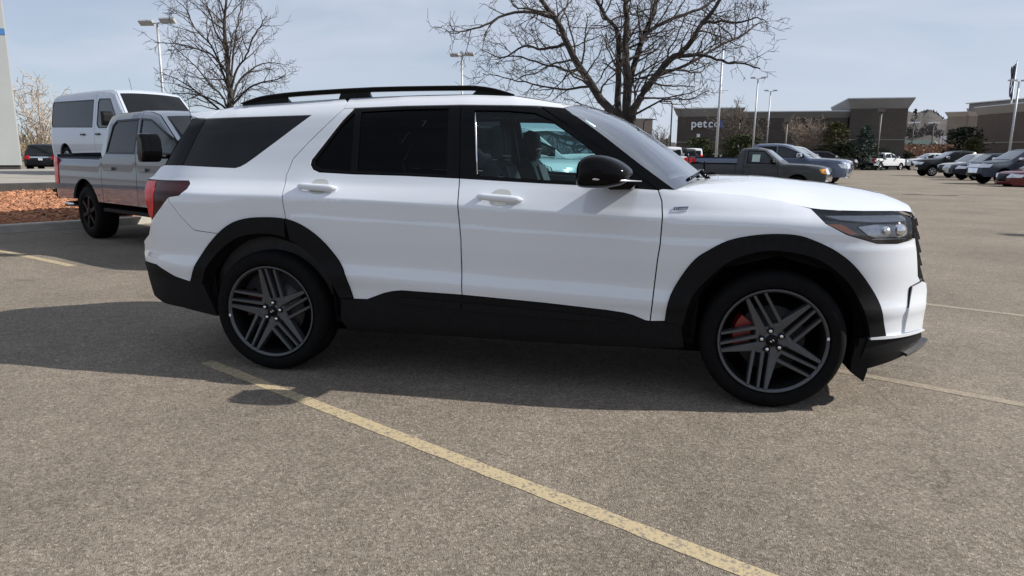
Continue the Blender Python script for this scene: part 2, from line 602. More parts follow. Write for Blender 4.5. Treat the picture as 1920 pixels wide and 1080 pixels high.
def stripe(name, a, b, w, m, z=.002):
    a = np.array(a); b = np.array(b); d = (b - a) / np.linalg.norm(b - a); nn = np.array([-d[1], d[0]]) * w / 2
    mb = MB(); K_ = 90
    vs = []
    for i in range(K_ + 1):
        q = a + (b - a) * i / K_
        j1, j2 = rng.normal(0, .006, 2)
        vs += [(*(q + nn * (1 + j1 * 8)), z), (*(q - nn * (1 + j2 * 8)), z)]
    mb.add(vs, [(2 * i, 2 * i + 1, 2 * i + 3, 2 * i + 2) for i in range(K_)])
    return setp(mb.build(name, m), kind='structure')


stripe('parking_line', (-3.55, -.907), (1.6, -3.605), .086, 'yellow_line_paint')
stripe('parking_line', (.55, -.11), (6.0, -2.85), .09, 'faded_line_paint')
stripe('parking_line', (1.3, 2.66), (7.5, -.3), .09, 'faded_line_paint')
stripe('parking_line', (-12.0, 4.1), (-7.55, 2.2), .10, 'yellow_line_paint')
stripe('parking_line', (16.0, 40.0), (8.0, 43.0), .3, 'faded_line_paint')
stripe('parking_line', (22.0, 50.0), (12.0, 54.0), .3, 'faded_line_paint')


# ================================================================== brick bank and raised pad on the left
mat('concrete', (0.26, 0.245, 0.215), rough=.9, var=.14, scale=1.3, bump=.2, bscale=40)
mat('kerb_concrete', (0.36, 0.34, 0.30), rough=.9, var=.12, scale=5, bump=.2, bscale=60)
mat('dark_matte', (0.03, 0.028, 0.027), rough=.8, var=.2, scale=6, bump=.2)
mat('twig_debris', (0.05, 0.035, 0.025), rough=.95, var=.3, scale=30)
U = np.array([.454, .891]); V_ = np.array([-.891, .454])


def isl(u, v, z): p = U * u + V_ * v; return (p[0], p[1], z)


def quad_strip(mb, prof, u0, u1, n=1):
    for (va, za), (vb, zb) in zip(prof[:-1], prof[1:]):
        mb.add([isl(u0, va, za), isl(u1, va, za), isl(u1, vb, zb), isl(u0, vb, zb)], [(0, 1, 2, 3)])


UA, UB = -8, 17
kerb = thing('kerb', 'pale concrete kerb at the foot of the orange mulch bed', 'kerb', isl(0, 12.25, 0))
kerb.location = (0, 0, 0)
mb = MB(); quad_strip(mb, [(12.23, -.02), (12.24, .12), (12.25, .135), (12.39, .14), (12.40, .0)], UA, UB); setp(mb.build('kerb_stone', 'kerb_concrete', kerb, fixn=False))
mat('mulch', (0.46, 0.225, 0.125), rough=1, color2=(0.24, 0.10, 0.055), scale=14, bump=1.0, bscale=45, detail=8)
mat('mulch_chip', (0.46, 0.265, 0.165), rough=1, color2=(0.27, 0.115, 0.06), scale=9)
rm = random.Random(17)
nu, nv = 110, 38
mb = MB()
vs = []
for iu in range(nu + 1):
    for iv in range(nv + 1):
        u = -4 + 12 * iu / nu; f = iv / nv
        v = 12.39 + 1.72 * f
        z = .10 + .50 * (f ** .85) + rm.gauss(0, .014) * (0 < f < 1) + .025 * math.sin(u * 2.1 + 1.3 * math.sin(v * 3)) * math.sin(math.pi * f)
        vs.append(isl(u, v, z))
mb.add(vs, [(a * (nv + 1) + b, (a + 1) * (nv + 1) + b, (a + 1) * (nv + 1) + b + 1, a * (nv + 1) + b + 1) for a in range(nu) for b in range(nv)])
setp(mb.build('mulch_bed', 'mulch', None, fixn=False), kind='structure')
mb = MB()
for k in range(5200):
    u = rm.uniform(-3.2, 4.2); f = rm.random(); v = 12.41 + 1.68 * f
    z = .115 + .50 * (f ** .85) + .025 * math.sin(u * 2.1 + 1.3 * math.sin(v * 3)) * math.sin(math.pi * f)
    p = isl(u, v, z + rm.uniform(-.005, .02))
    M_ = Matrix.Translation(p) @ Matrix.Rotation(rm.uniform(0, 6.3), 4, 'Z') @ Matrix.Rotation(rm.gauss(0, .45), 4, 'X') @ Matrix.Rotation(rm.gauss(0, .45), 4, 'Y')
    mb.box((0, 0, 0), (rm.uniform(.02, .07), rm.uniform(.010, .022), .008), M=M_)
setp(mb.build('mulch_chips', 'mulch_chip'), kind='stuff')
mb = MB()
for k in range(60):
    u = rm.uniform(-3, 4); f = rm.random(); v = 12.5 + 1.55 * f
    p = isl(u, v, .13 + .50 * (f ** .85))
    M_ = Matrix.Translation(p) @ Matrix.Rotation(rm.uniform(0, 6.3), 4, 'Z') @ Matrix.Rotation(rm.gauss(0, .4), 4, 'Y')
    mb.box((0, 0, 0), (rm.uniform(.03, .09), rm.uniform(.02, .045), .03), M=M_)
setp(mb.build('fallen_debris', 'twig_debris'), kind='stuff')
mb = MB(); quad_strip(mb, [(14.10, .58), (14.105, .735), (14.30, .745), (14.30, .5)], UA, UB)  # plain dark strip closing the step from the bed up to the pad
setp(mb.build('bank_riser', 'dark_matte', None, fixn=False), 'dark strip along the top of the orange mulch bed', 'riser')
mb = MB(); quad_strip(mb, [(14.30, .742), (17, .775), (24, .74), (31, .62), (32, -.05)], UA, UB); setp(mb.build('raised_pad', 'concrete', None, fixn=False), kind='structure')

# ---- white sign tower at the picture's edge
mat('sign_white', (0.33, 0.345, 0.345), rough=.45, var=.04, scale=.6)
mat('sign_blue', (0.05, 0.16, 0.36), rough=.4, var=.05, scale=3)
pyl = thing('sign_tower', 'tall plain white sign tower with a thin blue band', 'sign', (0, 0, .70), R(43))
pr_ = at(40, 313, 26.0); wd = 3.2
pyl.location = (float(pr_[0] - math.cos(R(43)) * wd / 2), float(pr_[1] - math.sin(R(43)) * wd / 2), .70)
mb = MB(); mb.box((0, .3, 5.3), (wd, .6, 10.4)); mb.build('tower_panel', 'sign_white', pyl)
mb = MB(); mb.box((0, -.008, 4.87), (wd + .01, .02, .22)); mb.build('blue_band', 'sign_blue', pyl)
mb = MB(); mb.box((0, .3, .02), (wd - .1, .5, .2)); mb.build('tower_base', 'dark_matte', pyl)

# ================================================================== lamp posts
mat('galvanised', (0.42, 0.44, 0.46), rough=.5, metal=.3, var=.08, scale=3)
mat('lamp_housing', (0.42, 0.43, 0.44), rough=.5, metal=.2, var=.06, scale=5)
mat('lamp_lens', (0.88, 0.89, 0.88), rough=.3, var=.03, scale=10)
mat('short_post', (0.11, 0.095, 0.082), rough=.6, var=.08, scale=4)
mat('dark_pole', (0.03, 0.03, 0.032), rough=.6, var=.1, scale=5)


def lamp_post(label, px, Z, H, rz, heads, rad=.09, m='galvanised', headlen=.75, zb=0.0, name='lamp_post', roll=0.0, hw=.42):
    p = at(px, 300, Z)
    t = thing(name, label, 'lamp post', (p[0], p[1], zb), rz, 'lamp posts on the lot')
    mb = MB(); mb.tube([(0, 0, .6), (0, 0, H)], [rad, rad * .75], n=12); mb.build('pole', m, t)
    mb = MB(); mb.lathe([(0, .62), (.26, .62), (.26, 0)], 'z', 16); mb.build('footing', 'kerb_concrete', t)
    for dx, dy, tilt in heads:
        mb = MB(); mb.tube([(0, 0, H - .05), (dx * .45, dy * .45, H + .02)], .04, n=8); hd = mb.build('arm', m, t)
        mb = MB(); M_ = Matrix.Translation((dx * (.30 + headlen / 2 / max(.01, math.hypot(dx, dy))), dy * (.30 + headlen / 2 / max(.01, math.hypot(dx, dy))), H + .06)) @ Matrix.Rotation(math.atan2(dy, dx), 4, 'Z') @ Matrix.Rotation(tilt, 4, 'Y') @ Matrix.Rotation(-roll * (1 if dx >= 0 else -1), 4, 'X')
        mb.box((0, 0, 0), (headlen, hw, .13), M=M_); lh = mb.build('lamp_head', 'lamp_housing', t)
        mb = MB(); mb.box((0, 0, -.069), (headlen * .92, hw * .8, .012), M=M_); mb.build('lens', 'lamp_lens', lh)
    return t


lamp_post('tall lamp post with a long twin head in front of the upright bare tree', 316, 42, 8.75, R(-14), ((1, 0, .06), (-1, 0, -.06)), headlen=1.2, roll=R(48), hw=.32)
lamp_post('lamp post with clustered heads rising behind the white car roof', 867, 56, 9.0, R(-12), ((1, 0, .06), (-1, 0, -.06), (.5, -.9, 0)), headlen=.75, roll=R(40), hw=.32)
lamp_post('tallest pale lamp post in front of the lettered dark store', 1342, 47, 8.9, R(0), ((1, 0, 0), (-1, 0, 0)), headlen=.45)
lamp_post('slim pale lamp post left of its twin before the dark store wall', 1410, 70, 9.0, R(0), ((1, 0, 0), (-1, 0, 0)), headlen=.4)
lamp_post('slim pale lamp post, lower one of the pair before the dark store wall', 1435, 82, 8.9, R(0), ((1, 0, 0), (-1, 0, 0)), headlen=.4)
lamp_post('pale lamp post beside the flagpole with a slanted twin head', 1890, 70, 9.0, R(15), ((1, 0, 0), (-1, 0, 0)), headlen=.75, rad=.12)
for i, (x, y) in enumerate(((19.5, 11.7), (22.6, 26.9))):
    t = lamp_post(('lamp post off the lane whose head shadow lies nearest', 'lamp post off the lane whose head shadow lies farther out')[i], 960, 10, 9.0, R(-11), ((1, 0, 0), (-1, 0, 0)), headlen=.55)
    t.location = (x, y, 0)
for px, Z, H, lb in ((1470, 78, 5.2, 'short lamp post with a boxy head by the bare shrub'), (1643, 78, 6.4, 'short lamp post with a boxy head standing behind the blue spruce')):
    p = at(px, 300, Z)
    t = thing('lamp_post', lb, 'lamp post', (p[0], p[1], 0), 0, 'lamp posts on the lot')
    mb = MB(); mb.tube([(0, 0, 0), (0, 0, H)], .11, n=8); mb.build('pole', 'short_post', t)
    mb = MB(); mb.box((0, 0, H + .22), (.62, .62, .5)); mb.build('lamp_head', 'short_post', t)
for px, Z, H, d, lb in ((1255, 90, 8.2, -1, 'thin dark lamp post with a single arm near the lettered store'), (1204, 100, 6.4, 1, 'thin dark lamp post with a single arm by the big bare trunk')):
    p = at(px, 300, Z)
    t = thing('lamp_post', lb, 'lamp post', (p[0], p[1], 0), 0, 'lamp posts on the lot')
    mb = MB(); mb.tube([(0, 0, 0), (0, 0, H - .3), (d * .2, 0, H), (d * 1.0, 0, H + .05)], .09, n=6); mb.build('pole', 'dark_pole', t)
    mb = MB(); mb.box((d * 1.3, 0, H + .03), (.7, .3, .12)); mb.build('lamp_head', 'dark_pole', t)
for px, Z, lb in ((1706, 140, 'small white street lamp against the wooded hill'), (1743, 140, 'second small white street lamp against the wooded hill, nearer the tan building')):
    p = at(px, 300, Z)
    t = thing('lamp_post', lb, 'lamp post', (p[0], p[1], 0), 0, 'lamp posts on the lot')
    mb = MB(); mb.tube([(0, 0, 0), (0, 0, 8.4)], .12, n=6); mb.build('pole', 'dark_pole', t)
    mb = MB(); mb.box((.55, 0, 8.4), (.9, .4, .3)); mb.box((-.55, 0, 8.4), (.9, .4, .3)); mb.build('lamp_head', 'plate_white', t)

# flagpole, flag hanging slack
mat('flag_red', (.07, .016, .02), rough=.8, var=.1, scale=10)
mat('flag_white', (.10, .10, .11), rough=.8, var=.1, scale=10)
mat('flag_blue', (.02, .025, .06), rough=.8, var=.1, scale=10)
p = at(1881, 300, 95)
fp = thing('flagpole', 'white flagpole carrying a slack striped flag', 'flagpole', (p[0], p[1], 0))
mb = MB(); mb.tube([(0, 0, 0), (0, 0, 14.2)], [.14, .06], n=10); mb.lathe([(0, 14.4), (.14, 14.3), (0, 14.15)], 'z', 10); mb.build('pole', 'plate_white', fp)
fl = thing('flag', 'slack dark striped flag hanging on the white flagpole', 'flag', (p[0], p[1], 9.2))
for k in range(5):
    mb = MB()
    x = -.06 - .10 * k
    zt = 4.8 - .10 * k; zb_ = .55 * k ** .8 * .5
    pts = [(x + .05 * math.sin(j * 1.3 + k), .12 * math.sin(k * 1.9 + j * .5), zt + (zb_ - zt) * j / 8) for j in range(9)]
    mb.tube(pts, [.07 + .02 * math.sin(j) for j in range(9)], n=6)
    mb.build('stripe', ('flag_blue', 'flag_red', 'flag_white')[0 if k < 3 else 1 + k % 2], fl)

# ================================================================== trees
mat('bark_dark', (0.016, 0.013, 0.012), rough=.95, color2=(0.042, 0.034, 0.029), scale=7, bump=.6, bscale=30)
mat('bark_twig', (0.050, 0.038, 0.031), rough=.95, var=.2, scale=5)
mat('bark_tan', (0.24, 0.19, 0.15), rough=.95, var=.2, scale=5)
mat('bark_pale', (0.42, 0.36, 0.30), rough=.95, var=.15, scale=5)
mat('bark_grey', (0.13, 0.105, 0.085), rough=.95, var=.2, scale=5)


def rot_about(d, ang, az):
    d = Vector(d).normalized()
    a = d.orthogonal().normalized()
    a.rotate(Matrix.Rotation(az, 3, d))
    v = d.copy(); v.rotate(Matrix.Rotation(ang, 3, a))
    return v


def limb_tube(mb, pts, r0, r1, n):
    k = len(pts)
    mb.tube(pts, [r0 + (r1 - r0) * (i / (k - 1)) ** .8 for i in range(k)], n=n, caps=False)


def twig(mb, p, d, Ln, r, lvl, cfg, rnd):
    n = max(3, int(Ln / cfg['seg']))
    pts = [Vector(p)]
    d = Vector(d).normalized()
    dirs = [d.copy()]
    for i in range(n):
        d = (d + Vector((rnd.gauss(0, cfg['wob']), rnd.gauss(0, cfg['wob']), rnd.gauss(0, cfg['wob'] * .8) + cfg['up'][min(lvl, len(cfg['up']) - 1)]))).normalized()
        pts.append(pts[-1] + d * Ln / n)
        dirs.append(d.copy())
    r1 = max(cfg['rmin'] * .7, r * .35)
    limb_tube(mb, pts, r, r1, 6 if r > .05 else (4 if r > .018 else 3))
    spawn(mb, pts, dirs, Ln, r, r1, lvl, cfg, rnd)


def spawn(mb, pts, dirs, Ln, r0, r1, lvl, cfg, rnd, t0=.22):
    if lvl >= cfg['max']: return
    k = max(2, int(Ln * cfg['dens'][min(lvl, len(cfg['dens']) - 1)] + rnd.random()))
    for j in range(k):
        t = t0 + (1 - t0) * (j + rnd.random()) / k
        i = min(len(pts) - 2, int(t * (len(pts) - 1)))
        f = t * (len(pts) - 1) - i
        p = pts[i].lerp(pts[i + 1], f)
        r = r0 + (r1 - r0) * t
        L2 = Ln * rnd.uniform(*cfg['ratio']) * (1.2 - .75 * t)
        L2 = min(max(L2, cfg['lmin']), cfg['lmax'][min(lvl, len(cfg['lmax']) - 1)])
        d2 = rot_about(dirs[i], R(rnd.uniform(*cfg['angle'])), rnd.uniform(0, 2 * math.pi))
        if 'flat' in cfg: d2.y *= cfg['flat']
        twig(mb, p, d2, L2, max(cfg['rmin'], min(r * .62, L2 * .018)), lvl + 1, cfg, rnd)


def bare_tree(label, base, limbs, cfg, bark, seed, name='bare_tree', group='leafless trees around the lot'):
    """limbs: list of (world points, r0, r1, children?)"""
    rnd = random.Random(seed)
    t = thing(name, label, 'tree', tuple(base), 0, group)
    tr = MB(); cw = MB()
    B = Vector(base)
    for pts, r0, r1, kids in limbs:
        pts = [Vector(p) - B for p in smooth_line([tuple(p) for p in pts], 4)]
        # knotty wobble
        pts = [p + Vector((rnd.gauss(0, .012), rnd.gauss(0, .03), rnd.gauss(0, .012))) * (0 if i == 0 else 1) for i, p in enumerate(pts)]
        limb_tube(tr, pts, r0, r1, 10 if r0 > .1 else 6)
        if kids:
            dirs = [(pts[min(i + 1, len(pts) - 1)] - pts[max(0, i - 1)]).normalized() for i in range(len(pts))]
            Ln = sum((pts[i + 1] - pts[i]).length for i in range(len(pts) - 1))
            spawn(cw, pts, dirs, Ln, r0, r1, 0, cfg, rnd, t0=.12)
    tr.build('trunk', bark, t)
    cw.build('crown', 'bark_twig' if bark == 'bark_dark' else bark, t)
    return t


# the big honey locust: main limbs follow the photograph, each with its own lean in depth
Zt = 17.0
def lp(pxs, lean): 
    n = len(pxs)
    return [at(x, y, Zt + lean * i / max(1, n - 1)) for i, (x, y) in enumerate(pxs)]
base = at(1180, 300, Zt); base[2] = 0
fork = at(1179, 238, Zt)
big = [([base, (base[0] + .02, base[1], 1.0), fork], .25, .17, False),
       (lp([(1179, 242), (1128, 186), (1088, 128), (1062, 80), (1041, 36), (1015, 0), (985, -45), (960, -90)], -1.6), .115, .03, True),
       (lp([(1176, 240), (1175, 146), (1174, 91), (1174, 36), (1174, -5), (1168, -70), (1175, -140)], .3), .125, .035, True),
       (lp([(1174, 238), (1159, 204), (1159, 146), (1161, 102), (1157, 58), (1128, 18), (1105, -35), (1090, -90)], 1.7), .10, .035, True),
       (lp([(1182, 240), (1190, 204), (1216, 160), (1256, 113), (1288, 87), (1318, 44), (1340, 15), (1372, -40)], -1.2), .12, .035, True),
       (lp([(1176, 180), (1183, 146), (1201, 84), (1223, 29), (1230, 0), (1248, -60)], 1.2), .10, .035, True),
       (lp([(1201, 84), (1212, 62), (1259, 36), (1310, 18), (1340, 0), (1385, -35)], .8), .06, .025, True),
       (lp([(1256, 113), (1259, 109), (1321, 104), (1361, 117), (1398, 120), (1425, 128)], -1.0), .05, .015, True),
       (lp([(1041, 36), (1037, 33), (964, 22), (909, 47), (872, 58), (845, 64)], -.9), .055, .012, True),
       (lp([(1062, 82), (1020, 92), (982, 87), (940, 108), (905, 95)], .9), .045, .010, True),
       (lp([(1090, 132), (1060, 130), (1019, 120), (965, 105), (930, 112)], -.9), .045, .010, True),
       (lp([(1110, 160), (1060, 168), (1000, 158), (946, 146), (905, 138)], .6), .035, .008, True),
       (lp([(1230, 143), (1290, 120), (1340, 92), (1400, 60), (1412, 48), (1436, 40)], .9), .05, .010, True),
       (lp([(1318, 44), (1350, 40), (1390, 42), (1414, 34), (1436, 38)], -.8), .04, .010, True),
       (lp([(1190, 215), (1240, 188), (1290, 185), (1330, 170)], -.6), .03, .008, True)]
cfg_big = dict(seg=.13, wob=.20, up=(.03, .02, .0, -.01), rmin=.0058, dens=(4.8, 5.4, 5.0), ratio=(.24, .50), angle=(35, 75), lmin=.22, lmax=(1.6, .95, .6), max=3)
bare_tree('big spreading leafless tree rising behind the white car windshield', base, big, cfg_big, 'bark_dark', 5)

# upright tree behind the tail
Zl = 38.0
def ll(pxs, lean):
    n = len(pxs)
    return [at(x, y, Zl + lean * i / max(1, n - 1)) for i, (x, y) in enumerate(pxs)]
base = at(434, 300, Zl); base[2] = 0
lim = [([base, at(433, 230, Zl), at(431, 165, Zl), at(424, 90, Zl + .5), at(420, 45, Zl + .3), at(424, 0, Zl), at(420, -35, Zl)], .22, .03, True)]
for pxs, ln in (([(433, 215), (415, 178), (400, 165), (372, 130), (345, 105), (318, 80)], -1.5), ([(432, 225), (400, 196), (372, 175), (355, 162), (330, 148), (300, 135)], 1.2), ([(431, 180), (420, 140), (395, 85), (365, 52), (350, 20), (330, 0)], 1.8),
                ([(431, 175), (445, 130), (462, 105), (474, 70), (490, 45), (500, 30)], -1.5), ([(432, 195), (450, 150), (480, 125), (505, 118), (528, 120)], 1.6), ([(432, 160), (436, 110), (444, 60), (452, 10), (458, -20)], .9),
                ([(425, 95), (405, 60), (392, 20), (380, -10)], -1.0), ([(433, 200), (462, 168), (490, 155), (515, 150), (535, 140)], -1.4), ([(428, 140), (400, 105), (370, 92), (335, 82), (290, 80)], .4), ([(432, 210), (395, 185), (350, 175), (310, 178)], -.7)):
    lim.append((ll(pxs, ln), .075, .018, True))
cfg_l = dict(seg=.28, wob=.16, up=(.05, .04, .02), rmin=.011, dens=(2.6, 2.9, 2.6), ratio=(.25, .45), angle=(25, 60), lmin=.4, lmax=(2.4, 1.5, 1.0), max=3)
bare_tree('upright leafless tree behind the tail of the white car', base, lim, cfg_l, 'bark_dark', 11)


def small_tree(label, px, Z, H, W_, bark, seed, zb=0.0, dens=1.0, rmin=.02, stems=5, name='bare_tree'):
    p = at(px, 290, Z); base = np.array([p[0], p[1], zb])
    rnd = random.Random(seed)
    lim = []
    for k in range(stems):
        a = 2 * math.pi * k / stems + rnd.uniform(-.3, .3)
        sp = W_ * .5 * rnd.uniform(.4, .95) * (0 if k == 0 else 1)
        top_ = base + np.array([math.cos(a) * sp, math.sin(a) * sp * .7, H * rnd.uniform(.8, 1.0) - zb * 0])
        f = base + np.array([rnd.uniform(-.2, .2), 0, H * rnd.uniform(.12, .28)])
        mid = f * .45 + top_ * .55 + np.array([0, 0, H * .06])
        lim.append(([base if k == 0 else base + np.array([rnd.uniform(-.2, .2), 0, 0]), f, mid, top_], .016 * H / 2 + .03, rmin, True))
    cfg = dict(seg=H * .06, wob=.14, up=(.04, .03, .02), rmin=rmin, dens=(9 / H * dens, 11 / H * dens, 11 / H * dens), ratio=(.3, .5), angle=(25, 60), lmin=H * .08, lmax=(H * .4, H * .22, H * .15), max=2 if dens < 1.2 else 3)
    return bare_tree(label, base, lim, cfg, bark, seed, name)


small_tree('pale hazy leafless tree between the white sign tower and the van', 82, 80, 8.5, 8, 'bark_pale', 21, 0, 1.3, .03, 6)
small_tree('low leafless tree in front of the pale hazy one', 72, 76, 4.2, 4, 'bark_grey', 22, 0, 1.0, .025, 4)
small_tree('bare tan tree beside the lettering on the dark store', 1372, 82, 7.0, 5.6, 'bark_grey', 23, 0, 1.5, .022, 7)
small_tree('yellowish bare shrub tree in front of the dark store wall', 1515, 80, 4.9, 5.4, 'bark_tan', 24, 0, 1.6, .022, 9)
small_tree('sparse bare tree between the thin dark lamp posts', 1238, 110, 5.5, 6, 'bark_grey', 25, 0, 1.0, .03, 6)
small_tree('thin bare tree beside the pale twin lamp posts', 1412, 81, 5.0, 3.2, 'bark_grey', 26, 0, 1.2, .025, 5)
small_tree('grey bare sapling tight against the big bare trunk', 1222, 95, 4.6, 4, 'bark_grey', 27, 0, 1.0, .025, 5)


# ---- evergreens: needle sprays on whorled branches, real geometry
def needle_mat(name, c, c2):
    m = mat(name, c, rough=.9, color2=c2, scale=1.2, spec=.15)
    return m


needle_mat('needles_blue', (0.050, 0.070, 0.062), (0.10, 0.125, 0.105))
needle_mat('needles_green', (0.030, 0.042, 0.022), (0.075, 0.085, 0.038))
needle_mat('needles_olive', (0.045, 0.050, 0.025), (0.12, 0.11, 0.05))
needle_mat('needles_dark', (0.016, 0.022, 0.014), (0.040, 0.050, 0.030))


def spruce(label, px, Z, H, W_, m, seed, shape='cone', name='spruce_tree'):
    rnd = random.Random(seed)
    p = at(px, 290, Z)
    t = thing(name, label, 'tree', (p[0], p[1], 0), 0, 'evergreens by the stores')
    mb = MB(); mb.tube([(0, 0, 0), (0, 0, H * .92)], [.18, .03], n=7); mb.build('trunk', 'bark_dark', t)
    mb = MB()
    N_ = int(230 * (1 if shape == 'cone' else 1.3))
    for i in range(N_):
        s = rnd.random()
        z = H * (.04 + .96 * s)
        if shape == 'cone': Rr = W_ / 2 * (1 - s) ** .8 + .10
        else: Rr = W_ / 2 * math.sqrt(max(0, 1 - (2 * s - .8) ** 2 / 1.6)) * rnd.uniform(.7, 1.1)
        a = rnd.uniform(0, 2 * math.pi)
        tip = Rr * rnd.uniform(.72, 1.12)
        drop = -.28 * tip if shape == 'cone' else .35 * tip
        pts = [Vector((0, 0, z)), Vector((math.cos(a) * tip * .55, math.sin(a) * tip * .55, z + drop * .3 + .05)), Vector((math.cos(a) * tip, math.sin(a) * tip, z + drop * .75))]
        for j in range(13):
            u = rnd.uniform(.25, 1.02)
            c = pts[0].lerp(pts[1], u / .55) if u < .55 else pts[1].lerp(pts[2], (u - .55) / .45)
            sz = rnd.uniform(.10, .24) * (.6 + W_ / 8)
            d = Vector((math.cos(a + rnd.gauss(0, .8)), math.sin(a + rnd.gauss(0, .8)), rnd.gauss(.05, .35))).normalized()
            q = d.cross(Vector((rnd.gauss(0, 1), rnd.gauss(0, 1), rnd.gauss(0, 1)))).normalized()
            c = c + Vector((rnd.gauss(0, .08), rnd.gauss(0, .08), rnd.gauss(0, .06)))
            mb.add([c - q * sz * .3, c + d * sz * 1.5, c + q * sz * .3, c - d * sz * .5], [(0, 1, 2, 3)])
    mb.build('crown', m, t, fixn=False)
    return t


spruce('tall dark blue spruce in front of the dark store tower', 1619, 78, 4.9, 5.0, 'needles_blue', 31)
spruce('rounded olive green evergreen next to the blue spruce', 1562, 79, 5.2, 3.6, 'needles_olive', 32, 'round', 'juniper_tree')
spruce('low dark evergreen at the foot of the olive one', 1583, 77, 2.9, 3.4, 'needles_dark', 33, 'round', 'juniper_tree')
spruce('low evergreen under the lettering on the store', 1310, 79, 3.3, 3.6, 'needles_green', 34, 'round', 'juniper_tree')
spruce('wide dark evergreen between the tall lamp post and the slim pair', 1388, 78, 3.5, 5.0, 'needles_green', 35, 'round', 'juniper_tree')
spruce('dark evergreen beside the tan building and black pickup', 1806, 90, 5.2, 5.2, 'needles_dark', 36, 'round', 'juniper_tree')
spruce('lighter green evergreen pressed against the brown building corner', 1824, 86, 3.8, 2.6, 'needles_olive', 37, 'round', 'juniper_tree')
spruce('dark conifer high on the wooded hill', 1707, 300, 22, 9, 'needles_dark', 38)
spruce('clipped dark hedge bush right of the white crew cab pickup', 1692, 84, 2.0, 2.6, 'needles_dark', 39, 'round', 'juniper_tree')
for i, px in enumerate((1455, 1490, 1530, 1640)):
    spruce('dark low shrub along the foot of the store wall, ' + ('behind the slate blue cab', 'left of the yellowish bare tree', 'right of the yellowish bare tree', 'at the spruce foot')[i], px, 80, 2.2, 4.2, 'needles_dark', 50 + i, 'round', 'shrub')

# ================================================================== stores
def block_mat(name, c, c2):
    m = bpy.data.materials.new(name); m.use_nodes = True
    n = m.node_tree; p = n.nodes['Principled BSDF']; K = n.links.new
    t = n.nodes.new('ShaderNodeTexCoord')
    b = n.nodes.new('ShaderNodeTexBrick')
    b.inputs['Scale'].default_value = 1.0; b.inputs['Brick Width'].default_value = .8; b.inputs['Row Height'].default_value = .4
    b.inputs['Mortar Size'].default_value = .012
    b.inputs['Color1'].default_value = (*c, 1); b.inputs['Color2'].default_value = (*c2, 1); b.inputs['Mortar'].default_value = (*[q * .75 for q in c], 1)
    sx = n.nodes.new('ShaderNodeSeparateXYZ'); cx_ = n.nodes.new('ShaderNodeCombineXYZ')
    K(t.outputs['Object'], sx.inputs[0]); K(sx.outputs[0], cx_.inputs[0]); K(sx.outputs[2], cx_.inputs[1]); K(cx_.outputs[0], b.inputs['Vector'])
    nz = n.nodes.new('ShaderNodeTexNoise'); nz.inputs['Scale'].default_value = .35; nz.inputs['Detail'].default_value = 5
    K(t.outputs['Object'], nz.inputs['Vector'])
    mr = n.nodes.new('ShaderNodeMapRange'); mr.inputs[3].default_value = .8; mr.inputs[4].default_value = 1.2; K(nz.outputs['Fac'], mr.inputs[0])
    vm = n.nodes.new('ShaderNodeVectorMath'); vm.operation = 'SCALE'; K(b.outputs['Color'], vm.inputs[0]); K(mr.outputs[0], vm.inputs['Scale'])
    K(vm.outputs[0], p.inputs['Base Color']); p.inputs['Roughness'].default_value = .9
    MATS[name] = m


block_mat('block_dark', (.070, .057, .049), (.082, .067, .057))
block_mat('block_brown', (.125, .095, .076), (.14, .106, .085))
block_mat('block_tan', (.24, .20, .165), (.26, .215, .18))
mat('cornice_grey', (.23, .222, .215), rough=.8, var=.08, scale=.5)
mat('cornice_tan', (.42, .38, .33), rough=.8, var=.06, scale=.5)
mat('cap_metal', (.62, .64, .66), rough=.4, metal=.2, var=.05, scale=1)


def store(name, label, Pa, Pb, segs, depth=16, wall='block_dark', cor='cornice_grey', base_c=None):
    """segs: (s0, s1, height, forward, cornice h) along Pa->Pb (photo left to right)"""
    a = np.array(Pa[:2]); b = np.array(Pb[:2])
    Ln = float(np.linalg.norm(b - a))
    rz = math.atan2(b[1] - a[1], b[0] - a[0])
    t = thing(name, label, 'building', (a[0], a[1], 0), rz)
    for s0, s1, H, fw, ch in segs:
        x0, x1 = s0 * Ln, s1 * Ln
        mb = MB(); mb.box(((x0 + x1) / 2, depth / 2 - fw, (H - ch) / 2), (x1 - x0, depth, H - ch)); mb.build('wall', wall, t)
        mb = MB()
        o = .55
        y0 = -fw
        vs = [(x0 - .02, y0 - .02, H - ch), (x1 + .02, y0 - .02, H - ch), (x1 + o, y0 - o, H - .12), (x0 - o, y0 - o, H - .12), (x1 + o, y0 + depth + .1, H - .12), (x0 - o, y0 + depth + .1, H - .12), (x1 + .02, y0 + depth, H - ch), (x0 - .02, y0 + depth, H - ch)]
        mb.add(vs, [(0, 1, 2, 3), (1, 6, 4, 2), (7, 0, 3, 5), (6, 7, 5, 4)])
        mb.build('cornice', cor, t)
        mb = MB(); mb.box(((x0 + x1) / 2, depth / 2 - fw, H - .06), (x1 - x0 + 2 * o + .04, depth + 2 * o * .6, .12)); mb.build('roof_cap', 'cap_metal', t)
        mb = MB(); mb.box(((x0 + x1) / 2, -fw - .03, H * .42), (x1 - x0 + .02, .06, .10)); mb.box(((x0 + x1) / 2, -fw - .05, .45), (x1 - x0 + .02, .1, .9)); mb.build('wall_band', cor, t)
    return t, Ln, rz


Pa = at(1268, 290, 92); Pb = at(1690, 290, 84)
st, SL, SRZ = store('store_building', 'long dark brown store with pale lettering and a taller end tower', Pa, Pb, ((0, .29, 7.5, .8, 1.1), (.295, .765, 7.05, 0, .85), (.77, 1.0, 8.45, 1.0, 1.25)), depth=16)
sg = thing('wall_sign', 'pale lower case lettering high on the dark store wall', 'sign', (Pa[0], Pa[1], 0), SRZ)
mat('sign_letter', (.72, .74, .78), rough=.5, var=.03, scale=4)
mat('letter_blue', (.05, .12, .42), rough=.5, var=.05, scale=4)


